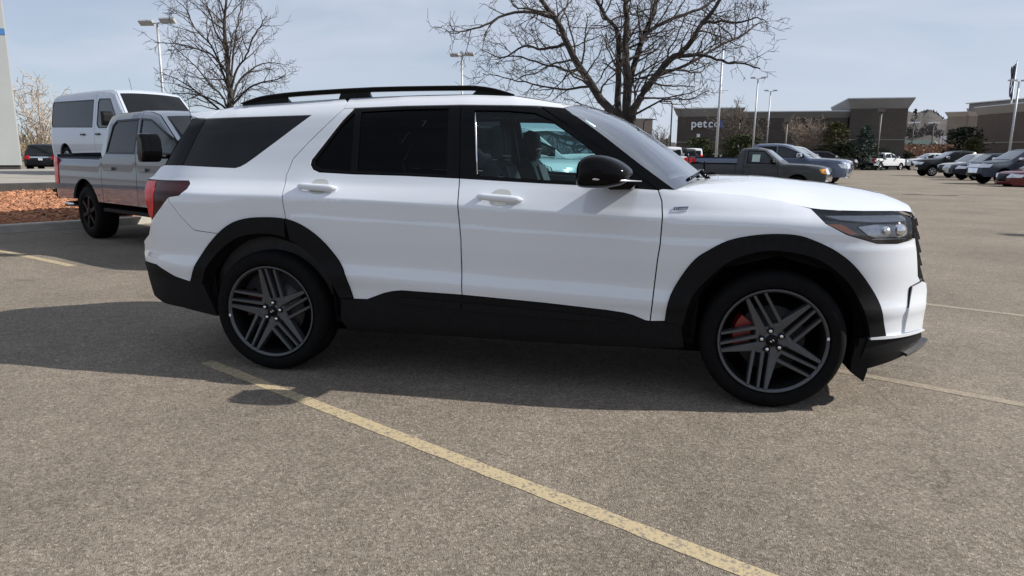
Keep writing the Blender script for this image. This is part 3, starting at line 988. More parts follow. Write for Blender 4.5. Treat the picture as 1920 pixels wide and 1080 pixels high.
def letters(word, parent, x0, z0, size, m, y, pitch=None):
    x = x0
    for ch in word:
        c = bpy.data.curves.new('letter', 'FONT'); c.body = ch; c.size = size; c.extrude = .08; c.offset = .022 * size
        o = bpy.data.objects.new('letter', c)
        COL.objects.link(o)
        bpy.context.view_layer.update()
        wd_ = o.dimensions[0]
        me = bpy.data.meshes.new_from_object(o)
        bpy.data.objects.remove(o)
        o = bpy.data.objects.new('letter', me)
        COL.objects.link(o)
        me.materials.clear(); me.materials.append(MATS[m])
        o.rotation_euler = (math.pi / 2, 0, 0)
        o.location = (x, y, z0)
        o.parent = parent
        x += (pitch or (wd_ + .08 * size))
    return x


# left to right across the taller sign block
letters('petco', sg, 1.75, 5.05, 1.42, 'sign_letter', -.95)
mb = MB(); mb.box((5.55, -.92, 5.4), (.4, .12, 1.0)); mb.build('blue_panel', 'letter_blue', sg)
mb = MB(); mb.box((2.75, -.92, 4.0), (.40, .12, .42)); mb.build('small_panel', 'sign_letter', sg)

Pc = at(1824, 290, 95); Pd = at(1990, 290, 80)
store('shop_building', 'brown block store with tan band and stepped roof behind the parked row', Pc, Pd, ((0, 1.0, 8.3, 0, 1.1),), depth=20, wall='block_brown', cor='cornice_tan')
p = at(1838, 290, 97)
mb = MB()
t = thing('shop_parapet', 'grey raised roof parapet on the brown block store', 'building', (at(1835, 290, 101)[0], at(1835, 290, 101)[1], 0), R(-70))
mb.box((8, 2, 8.85), (22, 4, 1.1)); mb.build('wall', 'cornice_grey', t)
mb = MB(); mb.box((8, 2, 9.45), (22.8, 4.6, .14)); mb.build('roof_cap', 'cap_metal', t)
t, Ln, rz = store('shop_building', 'tan building with flat parapet between the wooded hill and brown store', at(1768, 290, 150), at(1832, 290, 146), ((0, .62, 11.2, 0, 1.0), (.63, 1.0, 11.8, .5, 1.6)), depth=14, wall='block_tan', cor='cornice_tan')
for k in range(2):
    mb = MB(); mb.box((1.2 + 2.4 * k, -.05, 6.4), (1.5, .14, 2.2)); w_ = mb.build('window', 'dark_matte', t)
    mb = MB(); mb.box((1.2 + 2.4 * k, -.13, 6.4), (1.3, .02, 2.0)); mb.build('pane', 'car_glass', w_)
mat('roof_green', (.045, .085, .075), rough=.7, var=.1, scale=1)
p = at(1690, 290, 230)
t = thing('green_roof_building', 'low distant building with a green pitched roof below the hill', 'building', (p[0], p[1], 0), R(-30))
mb = MB(); mb.box((3, 0, 2.6), (14, 8, 5.2)); mb.build('wall', 'block_tan', t)
mb = MB(); mb.add([(-5, -4.5, 5.2), (11, -4.5, 5.2), (9, 0, 7.2), (-3, 0, 7.2), (-5, 4.5, 5.2), (11, 4.5, 5.2)], [(0, 1, 2, 3), (4, 3, 2, 5), (0, 3, 4), (1, 5, 2)]); mb.build('roof', 'roof_green', t)
p = at(1767, 265, 120)
t = thing('banner_sign', 'small white upright banner on a post below the tan building', 'sign', (p[0], p[1], 0))
mb = MB(); mb.tube([(0, 0, 0), (0, 0, 5.4)], .08, n=6); mb.build('post', 'dark_pole', t)
mb = MB(); mb.box((.1, 0, 4.2), (.9, .08, 2.0)); mb.build('panel', 'plate_white', t)
p = at(1190, 300, 150)
t = thing('tan_building', 'sliver of a tan building seen beside the big bare trunk', 'building', (p[0], p[1], 0), R(10))
mb = MB(); mb.box((0, 4, 4.6), (7, 8, 9.2)); mb.build('wall', 'block_tan', t)

# ================================================================== far ground: hill, dry bank, brush
mat('hill_brush', (.030, .026, .025), rough=1, color2=(.060, .052, .049), scale=.25, bump=.8, bscale=.35, detail=10)
mat('hill_woods', (.05, .044, .041), rough=1, color2=(.085, .073, .068), scale=.2)
mat('dry_grass', (.24, .18, .105), rough=1, color2=(.12, .09, .055), scale=.6, bump=.6, bscale=3)
mat('dry_brush', (.16, .085, .055), rough=1, color2=(.26, .16, .11), scale=.4)


def ridge(name, pts, m, depth, zfun, kind='structure'):
    mb = MB()
    n = len(pts)
    vs = []
    for j in range(7):
        s = j / 6
        for i, (x, y, z) in enumerate(pts):
            d = np.array([x, y]) - CAM[:2]; d = d / np.linalg.norm(d)
            q = np.array([x, y]) + d * (s - 1) * depth
            hz = z * (1 - (1 - s) ** 1.7) + rng.normal(0, .02) * z * s
            vs.append((q[0], q[1], max(-.2, hz)))
    mb.add(vs, [(j * n + i, j * n + i + 1, (j + 1) * n + i + 1, (j + 1) * n + i) for j in range(6) for i in range(n - 1)], True)
    return setp(mb.build(name, m, None, fixn=False), kind=kind)


hp = []
for px in range(1640, 1960, 4):
    top_y = 214 + 7 * math.sin(px * .043) + 5 * math.sin(px * .11 + 1) + rng.normal(0, 1.4) + max(0, (1715 - px) * .22)
    hp.append(tuple(at(px, top_y, 420)))
ridge('hill', hp, 'hill_brush', 120, None)
rnd = random.Random(8)
mb = MB()
for i in range(5200):
    px = rnd.uniform(1640, 1955); k = rnd.random()
    ty = 214 + 7 * math.sin(px * .043) + 5 * math.sin(px * .11 + 1) + max(0, (1715 - px) * .22)
    c = Vector(at(px, ty + 1 + k * 46, 412 - 75 * k))
    s_ = rnd.uniform(.5, 1.3); d = Vector((rnd.gauss(0, .5), 0, 1)).normalized(); q = Vector((1, .2, 0))
    mb.add([c - q * s_ * .5, c + d * s_ * rnd.uniform(.8, 1.8), c + q * s_ * .5], [(0, 1, 2)])
setp(mb.build('hillside_woods', 'hill_woods', None, fixn=False), kind='stuff')
hp = []
for px in range(-140, 460, 6):
    hp.append(tuple(at(px, 262 + 3 * math.sin(px * .03) + rng.normal(0, .8), 95)))
ridge('grass_bank', hp, 'dry_grass', 25, None)
hp = []
for px in range(1120, 1300, 3):
    hp.append(tuple(at(px, 262 + 6 * math.sin(px * .06) + rng.normal(0, 3), 260)))
ridge('far_woods', hp, 'hill_brush', 30, None)
# tangled brush below the hill
mb = MB(); rnd = random.Random(3)
for i in range(2600):
    px = rnd.uniform(1692, 1800); Z = rnd.uniform(105, 135)
    p = at(px, 290, Z); zt = 3.6 * rnd.random() ** 1.5
    c = Vector((p[0], p[1], abs(zt)))
    d = Vector((rnd.gauss(0, .5), rnd.gauss(0, .5), rnd.uniform(.2, 1))).normalized(); q = d.orthogonal().normalized(); s = rnd.uniform(.2, .55)
    mb.add([c - q * .04, c + d * s * 2, c + q * .04, c - d * s], [(0, 1, 2, 3)])
    q2 = d.cross(q); mb.add([c - q2 * s * .5, c + d * s, c + q2 * s * .5], [(0, 1, 2)])
setp(mb.build('brush', 'dry_brush', None, fixn=False), kind='stuff')
mb = MB()
for i in range(700):
    px = rnd.uniform(-20, 330); Z = rnd.uniform(72, 92)
    p = at(px, 290, Z); c = Vector((p[0], p[1], rnd.uniform(.3, 3.0)))
    d = Vector((rnd.gauss(0, .5), rnd.gauss(0, .5), 1)).normalized(); q = d.orthogonal().normalized(); s = rnd.uniform(.2, .5)
    mb.add([c - q * .1, c + d * s * 1.6, c + q * .1, c - d * s], [(0, 1, 2, 3)])
setp(mb.build('dry_weeds', 'dry_grass', None, fixn=False), kind='stuff')


# ================================================================== the white sport utility car
def pch(x, xs, ys):
    xs = np.asarray(xs, float); ys = np.asarray(ys, float); x = np.asarray(x, float)
    h = np.diff(xs); d = np.diff(ys) / h
    m = np.empty_like(ys); m[0] = d[0]; m[-1] = d[-1]
    for i in range(1, len(xs) - 1):
        if d[i - 1] * d[i] <= 0: m[i] = 0
        else:
            w1 = 2 * h[i] + h[i - 1]; w2 = h[i] + 2 * h[i - 1]
            m[i] = (w1 + w2) / (w1 / d[i - 1] + w2 / d[i])
    i = np.clip(np.searchsorted(xs, x) - 1, 0, len(h) - 1)
    t = np.clip((x - xs[i]) / h[i], 0, 1); H = h[i]
    return (2 * t**3 - 3 * t**2 + 1) * ys[i] + (t**3 - 2 * t**2 + t) * H * m[i] + (-2 * t**3 + 3 * t**2) * ys[i + 1] + (t**3 - t**2) * H * m[i + 1]


ROOF = [(-3.83, 1.646), (-3.56, 1.668), (-3.36, 1.697), (-3.04, 1.713), (-2.63, 1.733), (-2.23, 1.747), (-1.81, 1.753), (-1.53, 1.742), (-1.40, 1.722), (-1.25, 1.695), (-1.10, 1.662)]
HOODE = [(-0.63, 1.200), (-0.40, 1.188), (-0.20, 1.174), (0.0, 1.148), (0.152, 1.117), (0.322, 1.108), (0.618, 1.106), (0.70, 1.097)]


def S_suv(x, z):
    x = np.asarray(x, float); z = np.asarray(z, float)
    g0 = np.clip((z - 1.25) / .4, 0, 1)
    zr = np.interp(x, [q[0] for q in ROOF], [q[1] for q in ROOF])
    zz = z + (1.753 - zr) * g0
    # creases fall gently towards the nose along the doors
    zz = zz + .036 * np.clip(x + 1.6, -1.1, 1.1) * np.clip((1.19 - z) / .09, 0, 1) * np.clip((z - .45) / .12, 0, 1)
    w = pch(zz, [.15, .24, .34, .44, .52, .606, .616, .650, .70, .86, .955, .97, 1.070, 1.080, 1.095, 1.13, 1.18, 1.21, 1.45, 1.58, 1.66, 1.72, 1.765],
            [.88, .915, .95, .958, .961, .9755, .9753, .9690, .963, .9715, .9712, .9692, .9700, .9690, .9625, .943, .912, .893, .800, .752, .712, .650, .56])
    u = np.clip((x - .1) / .77, 0, 1.3)
    w = w - .36 * u**3
    r = np.clip((-3.28 - x) / .83, 0, 1.2)
    w = w - .24 * r**3.2
    g = np.clip((z - 1.05) / .5, 0, 1)
    w = w - g * .05 * np.clip((-2.2 - x) / 1.8, 0, 1)**1.5
    ze = np.interp(x, [q[0] for q in HOODE], [q[1] for q in HOODE])
    hb = np.clip((x + .66) / .5, 0, 1); hb = hb * hb * (3 - 2 * hb)
    q = np.clip((z - ze + .15) / .15, 0, 1.2)
    w = w - hb * .050 * q**2.4
    return w


S = S_suv
suv = thing('sport_utility_car', 'big glossy white sport utility car with black roof rails filling the middle of the view', 'car')
BELT = [(-1.804, 1.244), (-1.321, 1.225), (-1.006, 1.216), (-0.655, 1.202)]
FCUT = [(-0.655, 1.200), (-0.632, 1.139), (-0.625, 1.057), (-0.630, 0.903), (-0.640, 0.819), (-0.664, 0.462)]
BGAP = [(-1.804, 1.244), (-1.790, 1.10), (-1.775, 0.95), (-1.770, 0.891), (-1.765, 0.560)]
RCUT = [(-2.884, 0.980), (-2.915, 1.187), (-2.921, 1.242), (-2.894, 1.343), (-2.809, 1.441), (-2.674, 1.579), (-2.599, 1.655)]
FFLO = [(-0.581, 0.467), (-0.557, 0.621), (-0.455, 0.806), (-0.351, 0.890), (-0.246, 0.943), (-0.09, 0.974), (0.068, 0.976), (0.174, 0.946), (0.279, 0.896), (0.373, 0.826), (0.462, 0.724), (0.533, 0.608), (0.591, 0.430)]
FFLI = [(-0.484, 0.448), (-0.444, 0.615), (-0.341, 0.750), (-0.239, 0.835), (-0.084, 0.888), (0.076, 0.883), (0.213, 0.842), (0.352, 0.735), (0.431, 0.610), (0.483, 0.495), (0.496, 0.427)]
RFLO = [(-3.59, 0.552), (-3.515, 0.691), (-3.419, 0.814), (-3.288, 0.926), (-3.167, 0.973), (-3.018, 0.987), (-2.884, 0.980), (-2.773, 0.942), (-2.669, 0.873), (-2.585, 0.784), (-2.517, 0.680), (-2.462, 0.505)]
RFLI = [(-3.495, 0.548), (-3.442, 0.660), (-3.341, 0.775), (-3.214, 0.855), (-3.072, 0.885), (-2.945, 0.881), (-2.827, 0.842), (-2.702, 0.746), (-2.621, 0.645), (-2.57, 0.55), (-2.54, 0.501)]
fflo = smooth_line(FFLO); ffli = smooth_line(FFLI); rflo = smooth_line(RFLO); rfli = smooth_line(RFLI)
ri = min(range(len(rflo)), key=lambda i: abs(rflo[i][0] + 2.884))
SILL = [(-2.462, 0.499), (-2.371, 0.500), (-2.310, 0.524), (-2.259, 0.545), (-2.20, 0.560), (-2.146, 0.567), (-1.765, 0.560), (-1.273, 0.537), (-0.912, 0.513), (-0.81, 0.502), (-0.760, 0.491), (-0.690, 0.464), (-0.664, 0.462), (-0.587, 0.464)]
APIL = [(-0.566, 1.201), (-0.761, 1.336), (-1.008, 1.516), (-1.219, 1.656)]
WTOP = [(-1.219, 1.656), (-1.254, 1.659), (-1.379, 1.669), (-1.838, 1.675), (-2.192, 1.670), (-2.529, 1.659), (-2.599, 1.655)]
roofe = [(x, z - .012) for x, z in ROOF]
HL = [(0.152, 1.113), (0.322, 1.107), (0.618, 1.106), (0.684, 1.07), (0.692, 0.957), (0.605, 0.940), (0.487, 0.943), (0.324, 0.989), (0.218, 1.044)]
TL = [(-4.036, 1.191), (-3.80, 1.195), (-3.601, 1.198), (-3.580, 1.178), (-3.585, 1.149), (-3.628, 1.108), (-3.713, 1.096), (-3.832, 0.992), (-3.895, 0.940), (-3.928, 0.968), (-3.985, 1.120)]
SEAM = [(-3.713, 1.072), (-3.623, 0.977), (-3.545, .905), (-3.523, 0.892), (-3.40, 0.871)]
P_FENDER = [(-0.664, 0.462)] + FCUT[::-1][1:] + [(x, z + .006) for x, z in HOODE[:4]] + [(HL[0][0], HL[0][1] + .003)] + HL[:3:-1] + [(.712, .965), (.738, .88), (.768, .75), (.805, .705), (.85, .56), (.857, .425), (.60, .432)] + fflo[::-1]
P_FDOOR = SILL[6:13] + FCUT[::-1][1:] + BELT[::-1][1:] + BGAP[1:-1]
P_RDOOR = SILL[0:7] + BGAP[::-1][1:] + [(-2.135, 1.254), (-2.477, 1.258), (-2.70, 1.266), (-2.745, 1.283), (-2.768, 1.312), (-2.766, 1.338), (-2.594, 1.579), (-2.529, 1.659)] + RCUT[::-1] + rflo[ri + 1:]
k_ = min(range(len(rflo)), key=lambda i: abs(rflo[i][1] - .871) + 9 * (rflo[i][0] > -3.2))
P_QUART = rflo[k_:ri + 1] + RCUT[1:] + [(-2.599, 1.700)] + [p for p in roofe[::-1] if p[0] < -2.62][:3] + [(-3.545, 1.655), (-3.600, 1.596), (-2.814, 1.615), (-3.17, 1.345), (-3.216, 1.312), (-3.25, 1.293), (-3.286, 1.283), (-3.69, 1.294), (-3.865, 1.293), (-3.903, 1.281), (-3.965, 1.222), (-4.030, 1.197)] + TL[1:7] + SEAM[:4]
P_RCOVER = rflo[:k_ + 1] + SEAM[3::-1] + TL[6:9] + [(-3.90, .937), (-3.957, .836), (-4.064, .78), (-4.077, .70), (-4.045, .648), (-3.884, .644), (-3.80, .612), (-3.721, .580)]
P_ROOFS = WTOP[::-1] + [(-1.225, 1.672), (-1.25, 1.685)] + [p for p in roofe[::-1] if -2.599 < p[0] < -1.3] + [(-2.599, 1.722)]
P_DFRAME_F = [(-1.804, 1.244)] + BELT[1:] + [(-0.663, 1.203), (-0.84, 1.330), (-1.12, 1.520), (-1.36, 1.664), (-1.42, 1.669), (-1.842, 1.674)]
P_GLASS_F = [(-1.700, 1.262), (-1.321, 1.243), (-1.006, 1.234), (-0.80, 1.227), (-0.90, 1.315), (-1.017, 1.397), (-1.117, 1.474), (-1.291, 1.588), (-1.386, 1.629), (-1.554, 1.641), (-1.752, 1.643)]
P_DFRAME_R = [(-1.804, 1.244), (-1.842, 1.674), (-2.192, 1.669), (-2.527, 1.658), (-2.594, 1.577), (-2.766, 1.336), (-2.766, 1.312), (-2.745, 1.285), (-2.70, 1.268), (-2.477, 1.26), (-2.135, 1.256)]
P_GLASS_R = [(-1.885, 1.262), (-2.135, 1.272), (-2.455, 1.277), (-2.478, 1.636), (-2.192, 1.650), (-1.915, 1.655)]
P_GLASS_RQ = [(-2.498, 1.278), (-2.68, 1.285), (-2.735, 1.305), (-2.742, 1.335), (-2.60, 1.545), (-2.520, 1.632)]
P_APIL = APIL[:1] + APIL[1:] + [(-1.355, 1.664), (-1.12, 1.516), (-0.84, 1.326), (-0.66, 1.202)]
P_QGLASS = [(-3.600, 1.593), (-3.2, 1.604), (-2.814, 1.613), (-3.17, 1.344), (-3.216, 1.311), (-3.25, 1.292), (-3.286, 1.282), (-3.692, 1.295)]
P_DPIL = [(-3.718, 1.598), (-3.676, 1.596), (-3.602, 1.592), (-3.694, 1.294), (-3.867, 1.292)]
P_SPOIL = [(-3.547, 1.660), (-3.66, 1.652), (-3.83, 1.640), (-3.76, 1.618), (-3.676, 1.600), (-3.600, 1.596)]
P_FFLARE = fflo + ffli[::-1]
P_RFLARE1 = rflo[:ri + 1] + [p for p in rfli[::-1] if p[0] < -2.862] + []
P_RFLARE2 = rflo[ri:] + [p for p in rfli[::-1] if p[0] > -2.885]
P_SILL = SILL + [(-0.587, 0.464), (-0.492, 0.455), (-0.47, 0.32), (-0.654, 0.305), (-1.113, 0.298), (-1.768, 0.30), (-2.50, 0.292), (-2.548, 0.36), (-2.54, 0.499)]
P_RBUMP = [(-3.59, 0.552), (-3.721, 0.578), (-3.80, .610), (-3.884, 0.642), (-4.043, 0.645), (-4.026, 0.539), (-3.964, 0.420), (-3.85, .385), (-3.674, 0.375), (-3.41, 0.335), (-3.45, .44), (-3.495, 0.548)]
P_FLIP = [(0.496, 0.425), (0.591, .428), (.857, .421), (.875, .36), (.85, .325), (.717, .286), (.508, .235), (.47, .30)]


def part2(name, mat_, *specs, both=True, parent=None, step=.045, **kw):
    """one part for each side of the car; specs: (poly, holes)"""
    out = []
    for sd in ((1, -1) if both else (1,)):
        mb = MB()
        for poly, holes in specs:
            sheet(mb, poly, S, holes, side=sd, step=step if sd == 1 else .10, **kw)
        out.append(mb.build(name, mat_, parent or suv))
    return out


CR = ([.600, .609, .618, .628, .95, .957, .964, .972, 1.064, 1.071, 1.078, 1.086, 1.095], -.036)
part2('front_fender', 'white_paint', (P_FENDER, []), step=.03)
fdoor = part2('front_door', 'white_paint', (P_FDOOR, []), step=.03, rows=CR)
rdoor = part2('rear_door', 'white_paint', (P_RDOOR, []), step=.03, rows=CR)
part2('rear_quarter_panel', 'white_paint', (P_QUART, []), step=.03, gap=.0022)
part2('rear_bumper_cover', 'white_paint', (P_RCOVER, []), step=.03, gap=.0022)
for sd, (dr, pol, gl, mt) in enumerate(((fdoor, P_DFRAME_F, [P_GLASS_F], ['clear_glass']), (rdoor, P_DFRAME_R, [P_GLASS_R, P_GLASS_RQ], ['privacy_glass']))):
    for k, side in ((0, 1), (1, -1)):
        mb = MB()
        sheet(mb, pol, S, gl, off=-.004, side=side, gap=.002, fold=.02, step=.04)
        mb.build('window_frame', 'gloss_black', dr[k])
        for g in gl:
            mb = MB()
            sheet(mb, g, S, off=-.012, side=side, gap=0, fold=0, step=.05)
            mb.build('window_glass', mt[0], dr[k])
part2('windshield_pillar', 'gloss_black', (P_APIL, []), off=-.001, step=.04, gap=.001)
part2('quarter_window', 'car_glass', (P_QGLASS, []), off=-.004, gap=.001)
part2('rear_pillar_trim', 'gloss_black', (P_DPIL, []), off=-.003, gap=.002)
part2('roof_spoiler', 'roof_white', (P_SPOIL, []), gap=.002, fold=.03)
part2('wheel_arch_trim', 'black_plastic', (P_FFLARE, []), off=.016, gap=.001, fold=.05, step=.03)
part2('wheel_arch_trim', 'black_plastic', (P_RFLARE1, []), (P_RFLARE2, []), off=.016, gap=.0015, fold=.05, step=.03)
sills = part2('sill_cladding', 'black_plastic', (P_SILL, []), off=.008, gap=.001, fold=.04)
part2('rear_bumper_corner', 'black_plastic', (P_RBUMP, []), off=.006, gap=.001, fold=.04)
part2('front_lip', 'black_plastic', (P_FLIP, []), off=.004, gap=.001, fold=.04)
# raised strip along the sill
for k, side in ((0, 1), (1, -1)):
    mb = MB()
    sheet(mb, [(-2.20, .505), (-2.16, .525), (-2.05, .528), (-1.772, .518), (-1.772, .470), (-2.12, .488)], S, off=.016, side=side, gap=.001, step=.06)
    sheet(mb, [(-1.762, .518), (-1.273, .497), (-0.95, .478), (-0.80, .462), (-0.80, .452), (-0.95, .445), (-1.273, .452), (-1.762, .470)], S, off=.016, side=side, gap=.001, step=.06)
    mb.build('sill_strip', 'black_plastic', sills[k])
# thin chrome edge on the front door pillar
mb = MB()
ll = [(-1.744, 1.625), (-1.735, 1.56), (-1.715, 1.40), (-1.697, 1.268)]
mb.tube([(x, -float(S(x, z)) - .002, z) for x, z in ll], [.003, .006, .005, .004], n=6)
mb.build('pillar_trim', 'chrome', fdoor[0])

# ---- roof, windshield, hood, nose and tail: sheets across the car
def wid(pts, d=0.0): return [max(.05, float(S(x, z)) - d) for x, z in pts]


roofl = [(-3.83, 1.641)] + [(x, z - .010) for x, z in ROOF[1:10]] + [(-1.219, 1.660)]
part2('roof_side', 'roof_white', (P_ROOFS, []), step=.04, gap=.001)
mb = MB()
rl = smooth_line(roofl, 3)
band(mb, rl, wid(rl), [(0.0, .028)] * (len(rl) - 2) + [(.05, .04), (.085, .05)], p=2.2, m=24)
rin = [p for p in rl if -3.6 < p[0] < -1.5]
band(mb, rin, wid(rin, .02), [(0.0, .0)] * len(rin), p=2.2, m=8, off=-.03)
mb.build('roof', 'roof_white', suv, fixn=False)
ap = smooth_line(APIL[::-1], 4)
mb = MB()
bl = [(.085 + .11 * i / (len(ap) - 1), .05 + .05 * math.sin(math.pi * i / (len(ap) - 1)) + .02 * i / (len(ap) - 1)) for i in range(len(ap))]
band(mb, ap, wid(ap), bl, p=2.2, m=24)
mb.build('windshield', 'screen_glass', suv, fixn=False)
# cowl under the glass, wipers
mb = MB()
cw = [(-0.60, 1.185), (-0.50, 1.180), (-0.40, 1.170)]
band(mb, cw, [.86, .84, .82], [(.17, .05), (.17, .05), (.17, .04)], p=2.2, m=20)
mb.build('cowl', 'black_plastic', suv, fixn=False)
for (y0, y1, yo) in ((-.66, -.02, 0), (.02, .62, 1)):
    mb = MB()
    a = Vector((-.50 + .12, y0 * .98, 1.222)); 
    pts = []
    for i in range(7):
        t = i / 6
        y = y0 + (y1 - y0) * t
        k = 1 - abs(y / .88) ** 2.2
        pts.append((-.575 + .185 * k, y, 1.214 + .075 * k))
    mb.tube(pts, .010, n=6)
    mb.tube([(pts[2][0] + .05, pts[2][1], pts[2][2] - .01), (pts[4][0] + .02, pts[4][1], pts[4][2] + .012), pts[5]], .008, n=6)
    mb.tube([(pts[3][0] + .08, pts[3][1] - .02, pts[3][2] - .05), (pts[3][0] + .01, pts[3][1] - .02, pts[3][2] + .015)], .014, n=6)
    mb.build('wiper', 'gloss_black', suv)
he = smooth_line([(-0.60, 1.198)] + HOODE[1:], 3)
hz = [(-.60, .17, .045), (-.40, .12, .075), (-.2, .08, .088), (0, .05, .110), (.152, .04, .128), (.322, .03, .122), (.45, .03, .108), (.618, .04, .078), (.70, .085, .040)]
hb_ = [(float(np.interp(x, [h[0] for h in hz], [h[1] for h in hz])), float(np.interp(x, [h[0] for h in hz], [h[2] for h in hz]))) for x, z in he]
mb = MB()
band(mb, he, wid(he), hb_, p=2.6, m=36)
hx = he[-1]
fr = [hx, (hx[0] + .015, hx[1] - .02), (hx[0] + .005, hx[1] - .04)]
band(mb, fr, wid(fr), [hb_[-1], (.088, .03), (.078, .02)], p=2.6, m=36)
mb.build('hood', 'white_paint', suv, fixn=False)
# nose
gr = [(.695, 1.075), (.708, 1.0), (.728, .93), (.748, .85), (.772, .75), (.79, .715)]
mb = MB()
band(mb, gr, wid(gr, .03), [(.035, 0)] * len(gr), p=2.6, m=28)
grille = mb.build('grille', 'gloss_black', suv, fixn=False)
cells = MB()
for i in range(9):
    for j in range(23):
        s_ = (i + .5) / 9
        z = 1.055 - s_ * .335
        x0 = float(np.interp(-z, [-q[1] for q in gr], [q[0] for q in gr]))
        w0 = float(S(x0, z)) - .04
        t = -1 + 2 * (j + .5 * (i % 2) + .25) / 23
        if abs(t) > .97: continue
        x = x0 + .035 * (1 - abs(t) ** 2.6)
        M_ = Matrix.Rotation(-.35, 4, 'Y') @ Matrix.Rotation(math.pi / 4 + t * .9, 4, 'X')
        cells.box((x + .012, -w0 * t, z), (.05, .044, .018), M=M_)
cells.build('grille_mesh', 'lamp_dark', grille)
fb = [(.83, .707), (.852, .66), (.853, .56), (.857, .425)]
mb = MB()
band(mb, fb, wid(fb), [(.075, 0)] * 4, p=2.8, m=24)
mb.build('front_bumper', 'white_paint', suv, fixn=False)
mb = MB()
lp = [(.857, .421), (.875, .36), (.85, .325), (.717, .286), (.50, .235)]
band(mb, lp, wid(lp), [(.06, 0)] * 4 + [(0, 0)], p=2.8, m=20)
mb.build('front_valance', 'black_plastic', suv, fixn=False)
# plate around the front corner
for side in (1, -1):
    mb = MB()
    sheet(mb, [(.725, .695), (.80, .715), (.832, .700), (.848, .655), (.849, .56), (.853, .432), (.71, .437), (.712, .56)], S, off=.010, side=side, gap=.001, fold=.02, step=.03)
    plate = mb.build('corner_plate', 'white_paint', suv)
    mb = MB()
    sheet(mb, [(.714, .69), (.722, .698), (.80, .719), (.79, .712), (.724, .692), (.715, .56)], S, off=.006, side=side, gap=0, fold=.01, step=.03)
    mb.build('corner_slot', 'gloss_black', plate)
    mb = MB()
    sheet(mb, [(.50, .432), (.59, .436), (.858, .428), (.858, .418), (.50, .420)], S, off=.020, side=side, gap=0, fold=.03, step=.03)
    mb.build('bumper_strip', 'roof_white', suv)
    mb = MB()
    sheet(mb, [(.73, .318), (.80, .335), (.855, .352), (.885, .366), (.892, .352), (.855, .33), (.80, .316), (.73, .302)], S, off=.03, side=side, gap=0, fold=.03, step=.03)
    mb.build('splitter', 'lamp_dark', suv)
    mb = MB()
    sheet(mb, [(.44, .42), (.50, .425), (.515, .24), (.500, .175), (.43, .225), (.43, .30)], S, off=-.006, side=side, gap=0, fold=.05, step=.05)
    mb.prism([(.44, .42), (.50, .425), (.515, .24), (.500, .175), (.43, .225), (.43, .30)], lambda a, b: (a, -side * .90, b), lambda a, b: (a, -side * .68, b))
    mb.build('mud_flap', 'black_plastic', suv)
# tail
tl_ = [(-3.964, .420), (-4.026, .539), (-4.043, .645)]
mb = MB(); band(mb, tl_, wid(tl_), [(-.04, 0)] * 3, m=16); mb.build('rear_bumper', 'black_plastic', suv, fixn=False)
tg = [(-4.045, .648), (-4.077, .70), (-4.064, .78), (-3.957, .836), (-3.90, .937), (-3.985, 1.12), (-4.036, 1.191), (-3.965, 1.222), (-3.903, 1.281), (-3.865, 1.293)]
mb = MB(); band(mb, tg, wid(tg), [(-.07, 0)] * len(tg), m=16); mb.build('tailgate', 'white_paint', suv, fixn=False)
rg = [(-3.865, 1.293), (-3.79, 1.45), (-3.718, 1.598)]
mb = MB(); band(mb, rg, wid(rg), [(-.05, .01)] * 3, m=16); mb.build('rear_window', 'car_glass', suv, fixn=False)
sp = [(-3.718, 1.600), (-3.76, 1.618), (-3.83, 1.641)]
mb = MB(); band(mb, sp, wid(sp), [(-.04, .01)] * 3, m=16); mb.build('spoiler_edge', 'roof_white', suv, fixn=False)

# ---- lamps
for side in (1, -1):
    mb = MB()
    sheet(mb, HL, S, off=-.022, side=side, gap=.001, fold=-.02, step=.03)
    hl = mb.build('headlight', 'lamp_dark', suv)
    for nm, mt, pol, of in (('daylight_strip', 'drl_white', [(.226, 1.088), (.318, 1.092), (.60, 1.094), (.66, 1.088), (.665, 1.062), (.47, 1.060), (.30, 1.070)], -.014),
                            ('amber_reflector', 'amber', [(.232, 1.046), (.298, 1.046), (.388, .990), (.348, .986), (.262, 1.022)], -.013),
                            ('lamp_bowl', 'lamp_clear', [(.385, 1.030), (.48, 1.048), (.655, 1.045), (.672, .975), (.48, .972), (.44, .985)], -.012),
                            ('lower_strip', 'lamp_clear', [(.46, .962), (.49, .968), (.66, .966), (.66, .961), (.50, .960)], -.010)):
        mb = MB()
        sheet(mb, pol, S, off=of, side=side, gap=0, fold=.01, step=.025)
        mb.build(nm, mt, hl)
    mb = MB()
    for cx_, r_ in ((.61, .034), (.53, .024)):
        w_ = float(S(cx_, 1.008)) - .004
        mb.lathe([(0, -.02), (r_ * .6, -.012), (r_, .008), (r_ * 1.12, .004)], 'y', 20, (cx_, -side * w_, 1.008))
    mb.build('projector_lens', 'chrome', hl)
    mb = MB()
    sheet(mb, HL, S, off=.0, side=side, gap=.001, fold=.0, step=.03)
    mb.build('lamp_lens', 'lens_glass', hl)
    mb = MB()
    sheet(mb, TL, S, off=-.002, side=side, gap=.001, fold=.02, step=.03)
    tl = mb.build('tail_light', 'lamp_smoke', suv)
    mb = MB()
    sheet(mb, [(-4.032, 1.186), (-3.90, 1.190), (-3.86, 1.10), (-3.865, 1.02), (-3.888, .950), (-3.897, .945), (-3.927, .968), (-3.983, 1.12)], S, off=.001, side=side, gap=.001, fold=.02, step=.03)
    mb.build('red_lens', 'lamp_red', tl)

